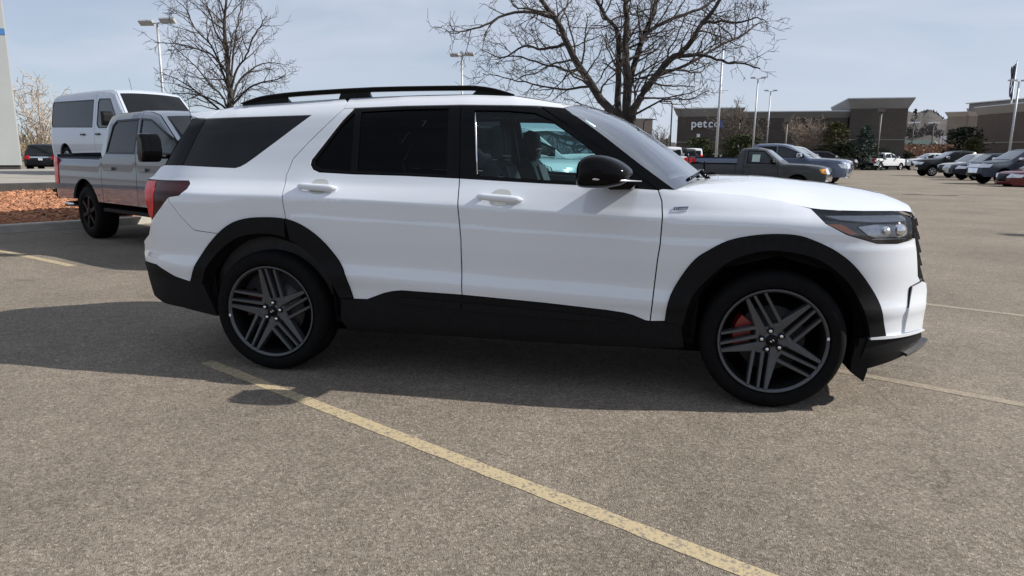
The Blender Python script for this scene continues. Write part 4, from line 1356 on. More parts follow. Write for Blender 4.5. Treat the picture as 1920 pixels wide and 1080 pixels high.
# ---- roof rails
for side in (1, -1):
    mb = MB()
    top = smooth_line([(-3.375, 1.700), (-3.29, 1.727), (-3.184, 1.749), (-2.956, 1.770), (-2.442, 1.793), (-1.884, 1.797), (-1.760, 1.793), (-1.65, 1.776), (-1.54, 1.744)], 3)
    yr = -side * .585
    for i in range(len(top) - 1):
        pass
    rr = [(x, yr, z - .016) for x, z in top]
    n_ = len(rr)
    th = [.004 + .012 * min(1, min(i, n_ - 1 - i) / 3) for i in range(n_)]
    vs = []; fs = []
    for i, (x, y, z) in enumerate(rr):
        zz = top[i][1]
        t_ = th[i]
        vs += [(x, y - .018, zz - 2 * t_), (x, y - .020, zz - .006), (x, y - .012, zz), (x, y + .012, zz), (x, y + .020, zz - .006), (x, y + .018, zz - 2 * t_)]
    for i in range(n_ - 1):
        for k in range(6):
            a = i * 6 + k; b = i * 6 + (k + 1) % 6
            fs.append((a, b, b + 6, a + 6))
    mb.add(vs, fs)
    rail = mb.build('roof_rail', 'gloss_black', suv)
    for x0, x1, d0, d1 in ((-3.36, -3.02, .0, .10), (-2.68, -2.46, .05, .05), (-1.80, -1.56, .10, .0)):
        def zt(x): return float(np.interp(x, [p[0] for p in top], [p[1] for p in top]))
        def zb(x): return float(np.interp(x, [p[0] for p in ROOF], [p[1] for p in ROOF])) + .0
        mb = MB()
        ys = (yr - .016, yr + .016)
        pol = [(x0, zb(x0) - .01), (x1, zb(x1) - .01), (x1 - d1 * .0 - .04 * (d1 > 0), zt(x1) - .02), (x0 + .04 * (d0 > 0), zt(x0) - .02 if d0 else zt(x0) - .004)]
        mid = (x0 + x1) / 2
        mb.prism([(x0, zb(x0) - .012), (mid, zb(mid) - .012), (x1, zb(x1) - .012), (x1 - d1 * .5, zt(x1 - d1 * .5) - .006), (mid, zt(mid) - .006), (x0 + d0 * .5, zt(x0 + d0 * .5) - .006)], lambda a, b: (a, ys[0], b), lambda a, b: (a, ys[1], b))
        mb.build('rail_foot', 'gloss_black', rail)

# ---- door handles, badge, mirror
def handle(door, x0, x1, z0, z1, side):
    mb = MB()
    n_ = 15
    vs = []; fs = []
    for i in range(n_):
        t = i / (n_ - 1)
        x = x0 + (x1 - x0) * t; z = z0 + (z1 - z0) * t
        e = (1 - abs(2 * t - 1) ** 5) ** .5
        w = float(S(x, z))
        for k in range(10):
            q = 2 * math.pi * k / 10
            vs.append((x, -side * (w + .030 + .014 * math.sin(q) * max(e, .05) - .010 * (1 - e)), z + (.0195 + .004 * t) * math.cos(q) * max(e, .05)))
    for i in range(n_ - 1):
        for k in range(10):
            fs.append((i * 10 + k, i * 10 + (k + 1) % 10, (i + 1) * 10 + (k + 1) % 10, (i + 1) * 10 + k))
    mb.add(vs, fs, True)
    for t in (.12, .88):
        x = x0 + (x1 - x0) * t; z = z0 + (z1 - z0) * t
        w = float(S(x, z))
        mb.box((x, -side * (w + .010), z), (.030, .03, .022))
    mb.build('door_handle', 'white_paint', door)
    mb = MB()
    xm = x0 + (x1 - x0) * .52; zm = (z0 + z1) / 2 + .004
    sheet(mb, [(xm + .060 * math.cos(q) * (abs(math.cos(q)) ** -.35 if abs(math.cos(q)) > .1 else 1), zm + .044 * math.sin(q)) for q in np.linspace(0, 2 * math.pi, 18)[:-1]], S, off=.0025, side=side, gap=0, fold=.003, step=.03)
    mb.build('handle_cup', 'paint_pale_silver', door)  # flat disc, its darker paint stands in for shade in the handle recess


for k, side in ((0, 1), (1, -1)):
    handle(rdoor[k], -2.822, -2.548, 1.182, 1.170, side)
    handle(fdoor[k], -1.684, -1.402, 1.145, 1.128, side)
    mb = MB()
    sheet(mb, [(-.578, 1.081), (-.566, 1.108), (-.485, 1.112), (-.498, 1.086)], S, off=.004, side=side, gap=0, fold=.006, step=.02)
    bdg = mb.build('badge', 'badge_light', suv)
    mb = MB()
    sheet(mb, [(-.570, 1.090), (-.562, 1.108), (-.487, 1.1115), (-.496, 1.093)], S, off=.0055, side=side, gap=0, fold=.003, step=.02)
    mb.build('badge_plate', 'badge_dark', bdg)
tx = bpy.data.curves.new('badge_lettering', 'FONT')
tx.body = 'ST-LINE'; tx.size = .019; tx.shear = .2; tx.extrude = .0006
to = bpy.data.objects.new('badge_lettering', tx)
COL.objects.link(to)
bpy.context.view_layer.update()
me_ = bpy.data.meshes.new_from_object(to)
bpy.data.objects.remove(to)
me_.materials.clear(); me_.materials.append(MATS['badge_light'])
to = bpy.data.objects.new('badge_lettering', me_)
COL.objects.link(to)
sl_ = math.atan2(float(S(-.53, 1.08) - S(-.53, 1.11)), .03)
to.rotation_euler = (math.pi / 2 - sl_, 0, 0)
to.location = (-.563, -float(S(-.53, 1.096)) - .0085, 1.095)
to.parent = suv

for side in (1, -1):
    outl = [(-1.078, 1.285), (-1.073, 1.335), (-1.05, 1.368), (-1.01, 1.385), (-.955, 1.386), (-.90, 1.372), (-.85, 1.347), (-.812, 1.318), (-.798, 1.295), (-.800, 1.262), (-.826, 1.236), (-.90, 1.216), (-1.0, 1.211), (-1.062, 1.216), (-1.078, 1.240)]
    c0 = np.array([-.95, 1.295])
    prof = [(.985, .86), (1.02, .97), (1.07, 1.0), (1.13, .99), (1.175, .93), (1.205, .80), (1.222, .58), (1.228, .2)]
    for nm, zlo, zhi, mt in (('mirror', 1.283, 9, 'gloss_black'),):
        mb = MB()
        ol = np.array(smooth_line(outl + outl[:1], 3)[:-1])
        n_ = len(ol)
        vs = []; fs = []
        for w, s_ in prof:
            for q in ol:
                p_ = c0 + (q - c0) * s_
                vs.append((p_[0] + (w - 1.1) * -.18, -side * w, p_[1]))
        for i in range(len(prof) - 1):
            for k in range(n_):
                fs.append((i * n_ + k, i * n_ + (k + 1) % n_, (i + 1) * n_ + (k + 1) % n_, (i + 1) * n_ + k))
        mb.add(vs, fs, True)
        mb.add(vs[-n_:], [tuple(range(n_))], True)
        mir = mb.build('mirror', 'gloss_black', suv)
    mb = MB()
    mb.prism([(-.90, 1.192), (-.79, 1.196), (-.765, 1.222), (-.80, 1.245), (-.96, 1.24), (-.93, 1.215)], lambda a, b: (a, -side * .89, b), lambda a, b: (a - .01, -side * 1.06, b + .01))
    mb.build('mirror_arm', 'gloss_black', mir)
    mb = MB()
    mb.tube([(-1.075, -side * 1.185, 1.262), (-.98, -side * 1.225, 1.262), (-.84, -side * 1.19, 1.256), (-.745, -side * 1.05, 1.250)], [.003, .006, .006, .002], n=6)
    mb.build('mirror_strip', 'badge_light', mir)
    mb = MB()
    mb.box((-1.062, -side * 1.09, 1.305), (.012, .17, .11))
    mb.build('mirror_glass', 'chrome', mir)

# ---- dark inner body, floor, wheel wells, cabin
mb = MB()
low = [(-3.93, .40), (-3.42, .40), (-3.42, .62), (-3.30, .80), (-3.03, .87), (-2.75, .80), (-2.62, .62), (-2.60, .33), (-.42, .33), (-.40, .62), (-.28, .78), (0, .86), (.28, .78), (.42, .6), (.45, .33), (.70, .33), (.72, .9), (.55, 1.02), (0, 1.05), (-.62, 1.14), (-1.8, 1.20), (-3.80, 1.24), (-3.85, .9), (-3.98, .7)]
for sd in (1, -1): sheet(mb, low, S, off=-.035, side=sd, gap=0, fold=0, step=.12)
mb.box((-1.45, 0, .27), (3.5, 1.30, .10))
mb.box((-1.55, 0, .33), (1.75, 1.80, .08))
mb.box((.50, 0, .55), (.12, 1.3, .5))
mb.box((-3.85, 0, .55), (.12, 1.3, .4))
for cx_ in (0, -3.025):
    for side in (1, -1):
        mb.lathe([(.445, -.14), (.445, .14)], 'y', 40, (cx_, -side * .80, .42), arc=(-.1, math.pi + .1))
        mb.box((cx_, -side * .64, .54), (.86, .03, .58))
mb.build('underbody', 'dark_liner', suv)
mb = MB()
mb.box((-2.29, -.80, .285), (.07, .02, .012))
mb.build('exhaust', 'badge_light', suv)
mb = MB()
for side in (1, -1):
    sheet(mb, [(-3.8, 1.24), (-1.82, 1.21), (-.62, 1.15), (-.62, .5), (-3.8, .5)], S, off=-.10, side=side, gap=0, fold=0, step=.25)
mb.box((-.72, 0, 1.09), (.34, 1.62, .10)); mb.box((-.84, 0, .95), (.2, 1.6, .3))
mb.box((-2.0, 0, .42), (3.2, 1.6, .05))
mb.box((-3.7, 0, .85), (.05, 1.3, .7))
mb.build('dashboard', 'cabin_dark', suv)
mb = MB()
rl2 = [p for p in rl if p[0] < -1.2]
band(mb, rl2, wid(rl2, .03), [(0, .01)] * len(rl2), m=8, off=-.055)
for side in (1, -1):
    for x0, x1, za, zb2 in ((-1.83, -1.75, 1.22, 1.68), (-2.62, -2.52, 1.25, 1.66)):
        mb.prism([(x0, za), (x1, za), (x1 - .05, zb2), (x0 - .05, zb2)], lambda a, b: (a, -side * (float(S(a, b)) - .03), b), lambda a, b: (a, -side * (float(S(a, b)) - .09), b))
mb.build('headliner', 'cabin_dark', suv)


def seat(cx, cy, w=.50, dark=False):
    t = MB()
    def slab(poly, w0, w1, mi=0):
        t.prism(poly, lambda a, b: (cx + a, cy - w0 / 2, b), lambda a, b: (cx + a, cy + w1 / 2, b), mi)
    slab([(-.12, .66), (.36, .70), (.42, .76), (.38, .82), (-.05, .78)], w, w, 1)
    slab([(-.18, .72), (-.04, .74), (-.17, 1.10), (-.24, 1.30), (-.30, 1.36), (-.36, 1.32), (-.33, 1.1)], w, w, 1)
    slab([(-.03, .80), (-.015, .80), (-.15, 1.12), (-.22, 1.31), (-.235, 1.31), (-.17, 1.12)], w * .58, w * .58, 0)
    slab([(-.325, 1.36), (-.255, 1.35), (-.245, 1.43), (-.26, 1.535), (-.30, 1.56), (-.345, 1.54), (-.355, 1.42)], w * .50, w * .50, 1)
    slab([(-.250, 1.38), (-.238, 1.43), (-.252, 1.52), (-.262, 1.53), (-.258, 1.43)], w * .34, w * .34, 0)
    o = t.build('seat', ['seat_grey', 'seat_dark'], suv)
    bv = o.modifiers.new('bevel', 'BEVEL'); bv.width = .03; bv.segments = 3; bv.limit_method = 'ANGLE'
    for p in o.data.polygons: p.use_smooth = True
    return o


seat(-1.36, -.42); seat(-1.30, .42)
for cy in (-.45, 0, .45): seat(-2.45, cy, .45)
mb = MB()
q_ = [(-.98 + .06 * math.sin(a), .40 + .185 * math.cos(a), 1.12 + .185 * math.sin(a)) for a in np.linspace(0, 2 * math.pi, 25)]
mb.tube(q_, .016, n=8, caps=False); mb.tube([(-.80, .40, 1.03), (-.97, .40, 1.12)], .05, n=8)
mb.build('steering_wheel', 'cabin_dark', suv)
mb = MB()
mb.box((-1.05, 0, 1.60), (.03, .24, .07)); mb.tube([(-1.03, 0, 1.60), (-.98, 0, 1.66)], .012, n=6)
mb.build('interior_mirror', 'cabin_dark', suv)


# ---- wheels: twin bars and wedges from five nodes
def suv_wheel(cx, side, phi0, parent, caliper):
    root = thing('wheel', None, None, (cx, -side * .972, .388))
    root.parent = parent
    root.rotation_euler = (0, 0, 0 if side == 1 else math.pi)
    mb = MB()          # local: outside is -y
    prof = [(.292, .02), (.300, .004), (.318, -.004), (.345, -.006), (.365, .002), (.378, .016), (.386, .035), (.388, .06), (.388, .19), (.384, .215), (.37, .24), (.33, .255), (.28, .245), (.28, .02)]
    mb.lathe(prof, 'y', 72)
    tyre = mb.build('tyre', 'tyre_rubber', root)
    mb = MB()
    for r_ in (.3885,):
        for yy in (.075, .105, .145, .175):
            mb.lathe([(r_, yy - .004), (r_ - .008, yy), (r_, yy + .004)], 'y', 48)
    mb.build('tread_groove', 'dark_liner', root)
    mb = MB()
    mb.lathe([(.276, .012), (.284, .002), (.2915, -.002), (.293, .006), (.290, .016)], 'y', 72)
    bb = MB(); bb.lathe([(.276, .012), (.270, .03), (.262, .06), (.258, .20), (.27, .235)], 'y', 72)

    def spoke(poly, d0, d1, th=.03):
        # poly of (radius, tangential) around angle; front face y by radius
        return
    R0 = .276

    def yf(r): return .034 - .030 * (r / R0) ** 1.6 + .006 * math.exp(-(r / .05) ** 2)

    def bar(p0, p1, w0, w1, ch=.006):
        p0 = np.array(p0); p1 = np.array(p1)
        d = p1 - p0; d = d / np.linalg.norm(d); nn = np.array([-d[1], d[0]])
        vs = []
        for p_, w_ in ((p0, w0), (p1, w1)):
            y = yf(np.linalg.norm(p_))
            for s_, dy, sc in ((1, .045, 1.15), (1, .006, 1.0), (1, 0, .72), (-1, 0, .72), (-1, .006, 1.0), (-1, .045, 1.15)):
                q = p_ + nn * s_ * w_ / 2 * sc
                vs.append((q[0], y + dy, q[1]))
        fs = [(k, (k + 1) % 6, 6 + (k + 1) % 6, 6 + k) for k in range(6)] + [(5, 4, 3, 2, 1, 0), (6, 7, 8, 9, 10, 11)]
        mb.add(vs, fs)
    for k in range(5):
        a = R(phi0 + 72 * k)
        def pol(r, da): return (r * math.cos(a + R(da)), r * math.sin(a + R(da)))
        node = pol(.105, 0)
        bar(pol(.036, 4), pol(.116, -2), .058, .046)
        bar(pol(.095, -3), pol(R0, -15.5), .050, .021)
        n1 = np.array(pol(.098, 10)); n2 = np.array(pol(.118, -6))
        for e_ in (36.5, 48.0):
            pass
        bar(pol(.110, 3), pol(R0, 36.0), .024, .017)
        bar(pol(.075, 26), pol(R0, 48.0), .024, .017)
        bar(pol(.105, 0), pol(.080, 26), .030, .026)
    mb.lathe([(.0, .030), (.030, .030), (.034, .034), (.072, .040), (.085, .06)], 'y', 40)
    rim = mb.build('rim', 'rim_grey', root)
    bb.build('rim_barrel', 'rim_black', rim)
    mb = MB()
    mb.lathe([(.0, .022), (.029, .022), (.033, .028), (.033, .05)], 'y', 28)
    mb.build('centre_cap', 'gloss_black', rim)
    mb = MB()
    for s_ in (-1, 1): mb.box((.006 * s_, .0212, .004 * s_), (.012, .002, .006), M=Matrix.Rotation(.6, 4, 'Y'))
    mb.build('cap_emblem', 'badge_light', rim)
    for k in range(5):
        a = R(phi0 + 36 + 72 * k)
        c_ = (.055 * math.cos(a), 0, .055 * math.sin(a))
        mb = MB()
        mb.lathe([(0, .018), (.008, .018), (.0105, .022), (.0105, .045)], 'y', 10, c_)
        mb.build('lug_nut', 'chrome', rim)
        mb = MB()
        mb.lathe([(0, .0262), (.0165, .0262), (.0175, .0275), (.0175, .035)], 'y', 16, c_)
        mb.build('nut_pocket', 'rim_black', rim)
    mb = MB()
    mb.lathe([(.05, .085), (.06, .075), (.085, .085), (.085, .098), (.185, .098), (.185, .120), (.05, .12)], 'y', 48)
    mb.build('brake_disc', 'brake_disc', root)
    mb = MB()
    ca = R(168)
    pts = []
    for i in range(9):
        q = ca + R(-26 + 52 * i / 8)
        pts.append(q)
    vs = []; fs = []
    for q in pts:
        for r_, y_ in ((.115, .075), (.205, .070), (.215, .14), (.115, .14)):
            vs.append((r_ * math.cos(q), y_, r_ * math.sin(q)))
    for i in range(8):
        for j in range(4):
            fs.append((i * 4 + j, i * 4 + (j + 1) % 4, i * 4 + 4 + (j + 1) % 4, i * 4 + 4 + j))
    fs += [(0, 1, 2, 3), (35, 34, 33, 32)]
    mb.add(vs, fs)
    mb.build('brake_caliper', 'caliper_red' if caliper else 'lamp_smoke', root)
    mb = MB()
    wa = R(7 if caliper else 187)
    mb.box((.284 * math.cos(wa), -.004, .284 * math.sin(wa)), (.012, .004, .016))
    mb.build('balance_weight', 'plate_white', rim)
    mb = MB()
    mb.lathe([(0, .16), (.262, .16), (.262, .20)], 'y', 40)
    mb.lathe([(0, .065), (.045, .065), (.05, .09)], 'y', 24)
    mb.build('hub', 'dark_liner', root)
    return root


suv_wheel(0, 1, 66, suv, True); suv_wheel(-3.025, 1, 46, suv, False)
suv_wheel(0, -1, 10, suv, True); suv_wheel(-3.025, -1, 30, suv, False)


# ================================================================== other vehicles
def make_S(W, belt, tum, top, cf=.30, cr=.20, fil=.10):
    xs = np.array([p[0] for p in top]); zs = np.array([p[1] for p in top])
    xr, xf = xs.min(), xs.max()

    def S(x, z):
        x = np.asarray(x, float); z = np.asarray(z, float)
        w = W / 2 + 0 * x
        w = w - .05 * np.clip((.62 - z) / .4, 0, 1)**2 - .012 * np.clip((z - .8) / .3, -1, 1)**2
        w = w - tum * np.clip(z - belt, 0, 9) - .3 * tum * np.clip(z - belt + .12, 0, .12)
        zt = np.interp(x, xs, zs)
        q = np.clip(1 - (zt - z) / fil, 0, 1.1)
        w = w - fil * .7 * q**2.4
        u = np.clip((x - xf + .55) / .55, 0, 1.1); w = w - cf * u**3
        r = np.clip((xr + .35 - x) / .35, 0, 1.1); w = w - cr * r**3
        return np.maximum(w, .05)
    return S


def clip_x(P, x0, x1):
    def half(P, x, sgn):
        out = []
        for i in range(len(P)):
            a, b = P[i - 1], P[i]
            ia, ib = sgn * (a[0] - x) >= 0, sgn * (b[0] - x) >= 0
            if ia != ib:
                t = (x - a[0]) / (b[0] - a[0])
                out.append((x, a[1] + (b[1] - a[1]) * t))
            if ib: out.append(b)
        return out
    return half(half(P, x0, 1), x1, -1)


WHEEL_CACHE = {}


def simple_wheel(r, w, style, parent, loc, side, lod):
    key = (r, w, style, lod)
    root = thing('wheel', None, None, loc)
    root.parent = parent
    root.rotation_euler = (0, 0, 0 if side == 1 else math.pi)
    if key not in WHEEL_CACHE:
        n = (40, 28, 18)[lod]
        mb = MB()
        rr = r * .64
        mb.lathe([(rr, .01), (rr + .02, -.004), (r * .88, .0), (r * .97, .03), (r, .06), (r, w - .05), (r * .95, w), (rr, w)], 'y', n)
        a = mb.build('tyre', 'tyre_rubber')
        mb = MB()
        mb.lathe([(rr + .004, .014), (rr * .95, .004), (rr * .90, .03), (rr * .86, .10)], 'y', n)
        mb.lathe([(0, .0), (rr * .22, .004), (rr * .26, .05)], 'y', 14)
        for k in range(6):
            q = 2 * math.pi * k / 6 + .3
            mb.box((rr * .58 * math.cos(q), .028, rr * .58 * math.sin(q)), (rr * .80, .04, rr * .22), M=Matrix.Rotation(-q, 4, 'Y'))
        b = mb.build('rim', style)
        mb = MB()
        mb.lathe([(0, .09), (rr, .09), (rr, .12)], 'y', n)
        c = mb.build('hub', 'dark_liner')
        WHEEL_CACHE[key] = [o.data for o in (a, b, c)]
        for o in (a, b, c): bpy.data.objects.remove(o)
    for nm, d in zip(('tyre', 'rim', 'hub'), WHEEL_CACHE[key]):
        o = bpy.data.objects.new(nm, d)
        COL.objects.link(o)
        o.parent = root
    return root


def vehicle(name, label, cat, paint_, top, W, belt, wheels, rw=.38, ra=.46, sill=.42, seams=(), windows=(), ws=None, rearglass=None, loc=(0, 0, 0), rz=0,
            group=None, lod=1, tum=.28, bed=None, rim='rim_silver', ww=.26, grille=None, lights=None, tails=None, plate=None, trim=None, glass='car_glass', fglass=None,
            mirror=None, handles=(), cf=.30, front_bump=None, rear_bump=None, paper=False, crown=.035, tailplate=None, arch_trim=None, hole=True, wsm='car_windshield'):
    root = thing(name, label, cat, loc, rz, group)
    S = make_S(W, belt, tum, top, cf=cf, cr=.05 if bed else .2, fil=.065 if bed else .10)
    step = (.12, .16, .25)[lod]
    xs = [p[0] for p in top]
    xr, xf = min(xs), max(xs)
    bot = [(xf - .03, sill)]
    for xw in sorted(wheels, reverse=True):
        a0 = math.asin(min(1, max(-1, (sill - rw) / ra)))
        for q in np.linspace(a0, math.pi - a0, 13): bot.append((xw + ra * math.cos(q), rw + ra * math.sin(q)))
    bot.append((xr + .03, sill))
    poly = list(top) + bot
    cuts = [xr - 1] + list(seams) + [xf + 1]
    names = {1: ['body'], 2: ['rear_quarter_panel', 'front_fender'], 3: ['rear_quarter_panel', 'front_door', 'front_fender'],
             4: ['rear_quarter_panel', 'rear_door', 'front_door', 'front_fender'],
             5: ['cargo_bed', 'rear_cab_panel', 'rear_door', 'front_door', 'front_fender']}[len(cuts) - 1]
    if bed and len(cuts) == 5: names = ['cargo_bed', 'rear_door', 'front_door', 'front_fender']
    if bed and len(cuts) == 4: names = ['cargo_bed', 'front_door', 'front_fender']
    for side in (1, -1):
        for i, nm in enumerate(names):
            pl = clip_x(poly, cuts[i], cuts[i + 1]) if len(names) > 1 else poly
            hs = [w for w in windows if cuts[i] <= sum(p[0] for p in w) / len(w) <= cuts[i + 1]]
            mb = MB()
            sheet(mb, pl, S, hs if hole else [], side=side, gap=(.006 if lod == 0 else .004) if len(names) > 1 else 0, fold=.03, step=step if side == 1 else .3)
            o = mb.build(nm, paint_, root)
            for h in hs:
                mb = MB()
                front = sum(p[0] for p in h) / len(h) > 0 and fglass
                sheet(mb, h, S, off=-.008 if hole else .006, side=side, gap=-.01 if hole else 0, fold=.01, step=.2)
                mb.build('window', fglass if front else glass, o)
                if lod == 0:
                    mb = MB()
                    sheet(mb, [tuple(q) for q in inset_poly(h, -.028)], S, [h], off=.003, side=side, gap=0, fold=.012, step=.2)
                    mb.build('window_seal', 'gloss_black', o)
            for (hx, hz) in handles:
                if cuts[i] < hx < cuts[i + 1]:
                    mb = MB(); mb.box((hx, -side * (float(S(hx, hz)) + .02), hz), (.22, .035, .045))
                    mb.build('door_handle', 'gloss_black' if paint_ == 'paint_van_white' else paint_, o)
    # sheet over nose, hood, roof and tail
    T = [np.array(p) for p in top]
    P = [T[0]]
    for a, b in zip(T[:-1], T[1:]):
        k = max(1, int(np.linalg.norm(b - a) / .25))
        for j in range(1, k + 1): P.append(a + (b - a) * j / k)
    P = np.array(P)
    tg = np.gradient(P, axis=0); nn = np.stack([-tg[:, 1], tg[:, 0]], 1); nn /= np.linalg.norm(nn, axis=1)[:, None]
    bul = [(nn[i, 0] * (.12 if nn[i, 0] > .5 and P[i, 1] < belt + .1 else .06), nn[i, 1] * crown) for i in range(len(P))]
    segs = [(0, len(P))]
    if bed:
        i0 = next(i for i in range(len(P)) if P[i, 0] > xr + .02 and P[i, 1] >= bed[1] - .02)
        i1 = max(i for i in range(len(P)) if P[i, 0] < bed[0] + .01 and P[i, 1] <= bed[1] + .02)
        segs = [(0, i0 + 1), (i1, len(P))]
    mb = MB()
    for a, b in segs:
        if b - a > 1: band(mb, P[a:b], [float(S(*q)) for q in P[a:b]], bul[a:b], p=2.6, m=(16, 12, 8)[lod])
    mb.build('body_shell', paint_, root, fixn=False)
    if bed:
        mb = MB(); zb = bed[1]
        for side in (1, -1):
            mb.add([(xr + .02, -side * (W / 2 - .02), zb), (bed[0], -side * (W / 2 - .02), zb), (bed[0], -side * (W / 2 - .12), zb - .004), (xr + .02, -side * (W / 2 - .12), zb - .004)], [(0, 1, 2, 3)])
            mb.add([(xr + .02, -side * (W / 2 - .12), zb - .003), (bed[0], -side * (W / 2 - .12), zb - .003), (bed[0], -side * (W / 2 - .12), zb - .5), (xr + .02, -side * (W / 2 - .12), zb - .5)], [(0, 1, 2, 3)])
        mb.box((xr + (bed[0] - xr) / 2, 0, zb - .52), (bed[0] - xr, W - .2, .04))
        mb.box((xr + .07, 0, zb - .27), (.06, W - .2, .5)); mb.box((bed[0] - .03, 0, zb - .26), (.05, W - .16, .5))
        mb.build('bed_liner', 'black_plastic', root)

    def patch(nm, m_, front, za, zb, t0, t1, off, par=root, k=5):
        idx = [i for i in range(len(P)) if (nn[i, 0] > .15 if front else nn[i, 0] < -.15)]
        if front: idx = [i for i in idx if P[i, 1] < (ws[1] if ws and front and zb > belt + .1 else belt + .12) + .6]
        z_ = np.linspace(za, zb, k)
        o_ = np.argsort(P[idx, 1])
        ii = np.array(idx)[o_]
        px = np.interp(z_, P[ii, 1], P[ii, 0])
        bx = np.interp(z_, P[ii, 1], [bul[i][0] for i in ii]); bz = np.interp(z_, P[ii, 1], [bul[i][1] for i in ii])
        pts = list(zip(px, z_))
        if front: pts = pts[::-1]; bx = bx[::-1]; bz = bz[::-1]
        mb = MB()
        band(mb, pts, [float(S(*q)) for q in pts], list(zip(bx, bz)), p=2.6, m=10, t0=t0, t1=t1, off=off)
        return mb.build(nm, m_, par, fixn=False)

    def ws_patch(nm, m_, a, b, tm, off=.006, bb=.06):
        a = np.array(a); b = np.array(b)
        n_ = np.array([-(b - a)[1], (b - a)[0]]); n_ /= np.linalg.norm(n_)
        pts = [a + (b - a) * t for t in np.linspace(.04, .96, 7)]
        tt = [np.interp(0, [0], [0])]
        q = [((nn0[0] if False else n_[0]) * bb, n_[1] * crown) for nn0 in [n_] for _ in pts]
        mb = MB()
        band(mb, pts, [float(S(*p)) for p in pts], q, p=2.6, m=12, t0=-tm, t1=tm, off=off)
        return mb.build(nm, m_, root, fixn=False)
    if ws: ws_patch('windshield', wsm, ws[0], ws[2], .93)
    if rearglass: ws_patch('rear_window', 'car_glass', rearglass[0], rearglass[1], .86)
    if grille: patch('grille', grille[2] if len(grille) > 2 else 'gloss_black', True, grille[0], grille[1], -.62, .62, .012)
    if front_bump: patch('front_bumper', front_bump[2], True, front_bump[0], front_bump[1], -1, 1, .03)
    if lights:
        for s_ in (1, -1):
            o = patch('headlight', 'lamp_clear', True, lights[0], lights[1], *((.62, .99) if s_ > 0 else (-.99, -.62)), .016)
            mb = MB(); sheet(mb, [(xf - lights[2], lights[1] - .02), (xf - .03, lights[1] - .01), (xf - .01, lights[0] + .01), (xf - lights[2] * .6, lights[0] + .03)], S, off=.008, side=s_, gap=0, fold=.02, step=.1)
            mb.build('side_lens', lights[3] if len(lights) > 3 else 'lamp_clear', o)
    if rear_bump: patch('rear_bumper', rear_bump[2], False, rear_bump[0], rear_bump[1], -1, 1, .05)
    if tails:
        for s_ in (1, -1):
            o = patch('tail_light', 'lamp_red', False, tails[0], tails[1], *((.80, 1.0) if s_ > 0 else (-1.0, -.80)), .012)
            mb = MB(); sheet(mb, [(xr + .01, tails[0]), (xr + tails[2], tails[0] + .02), (xr + tails[2], tails[1] - .02), (xr + .01, tails[1])], S, off=.01, side=s_, gap=0, fold=.02, step=.1)
            mb.build('side_lens', 'lamp_red', o)
    if tailplate: patch('license_plate', 'plate_white', False, tailplate - .06, tailplate + .06, -.17, .17, .022 if not rear_bump else .06)
    if trim: patch('chrome_bar', 'chrome', False, trim[0], trim[1], -.8, .8, .014)
    mb = MB()
    mb.box(((xr + xf) / 2, 0, sill + .06), (xf - xr - .5, W - .3, .14))
    for xw in wheels:
        mb.box((xw, 0, rw + .24), (ra * 2, W - .55, ra * 1.1))
        for side in (1, -1): mb.lathe([(ra + .02, -.15), (ra + .02, .15)], 'y', 20, (xw, -side * (W / 2 - .22), rw), arc=(.1, math.pi - .1))
    mb.build('underbody', 'dark_liner', root)
    for xw in wheels:
        for side in (1, -1):
            simple_wheel(rw, ww, rim, root, (xw, -side * (W / 2 - .02), rw), side, lod)
    if arch_trim:
        for xw in wheels:
            for side in (1, -1):
                mb = MB(); qs = np.linspace(-.05, math.pi + .05, 14)
                sheet(mb, [(xw + (ra + .05) * math.cos(q), rw + (ra + .05) * math.sin(q)) for q in qs] + [(xw + (ra - .005) * math.cos(q), rw + (ra - .005) * math.sin(q)) for q in qs[::-1]], S, off=.02, side=side, gap=0, fold=.04, step=.1)
                mb.build('wheel_arch_trim', arch_trim, root)
    if mirror:
        for side in (1, -1):
            mx_, mz_, sx_, sz_ = mirror[:4]
            w_ = float(S(mx_, mz_ - .1))
            mb = MB()
            pr = [(-.5, -.5), (.2, -.5), (.5, -.2), (.45, .3), (.15, .5), (-.45, .5)]
            mb.prism([(mx_ + a * sx_, mz_ + b * sz_) for a, b in pr], lambda a, b: (a, -side * (w_ + .10), b), lambda a, b: (a - .02, -side * (w_ + .10 + mirror[4]), b))
            mb.box((mx_ + .02, -side * (w_ + .05), mz_ - sz_ * .3), (.10, .16, .06))
            o = mb.build('mirror', mirror[5], root)
            bv = o.modifiers.new('bevel', 'BEVEL'); bv.width = .035; bv.segments = 2
    return root, S


def truck_profile(L_, bedx, H, zb, zh, zs, xa, xrf, fo=.0, cabx=.06):
    xr, xf = -L_ / 2, L_ / 2
    return [(xr, zs), (xr - .0, zb - .03), (xr + .03, zb), (bedx, zb), (bedx + .01, zb + .03), (bedx + cabx, H - .15), (bedx + cabx + .06, H - .05), (bedx + cabx + .30, H - .012), ((bedx + xrf) / 2 + .2, H), (xrf - .25, H - .02),
            (xrf, H - .075), (xa, zh + .06), (xa + .12, zh + .02), (xf - .75, zh - .005), (xf - .25, zh - .06), (xf - .07, zh - .13), (xf - .01, zh - .30), (xf, zs + .25), (xf - .04, zs)]


def truck_windows(bedx, H, belt, xa, xrf, seam, crew=True, cabx=.06, bx=.10):
    tz = H - .15
    xa_t = xrf - .06
    ws_ = []
    fr = [(seam + .07, belt + .05), (xa - .16, belt + .05), (xa - .20, belt + .16), (xa_t - .03, tz - .03), (xa_t - .12, tz), (seam + .05, tz + .02)]
    ws_.append(fr)
    if crew: ws_.append([(bedx + bx + .10, belt + .05), (seam - .06, belt + .05), (seam - .08, tz + .02), (bedx + bx + .30, tz + .01), (bedx + bx + .20, tz - .05)])
    return ws_


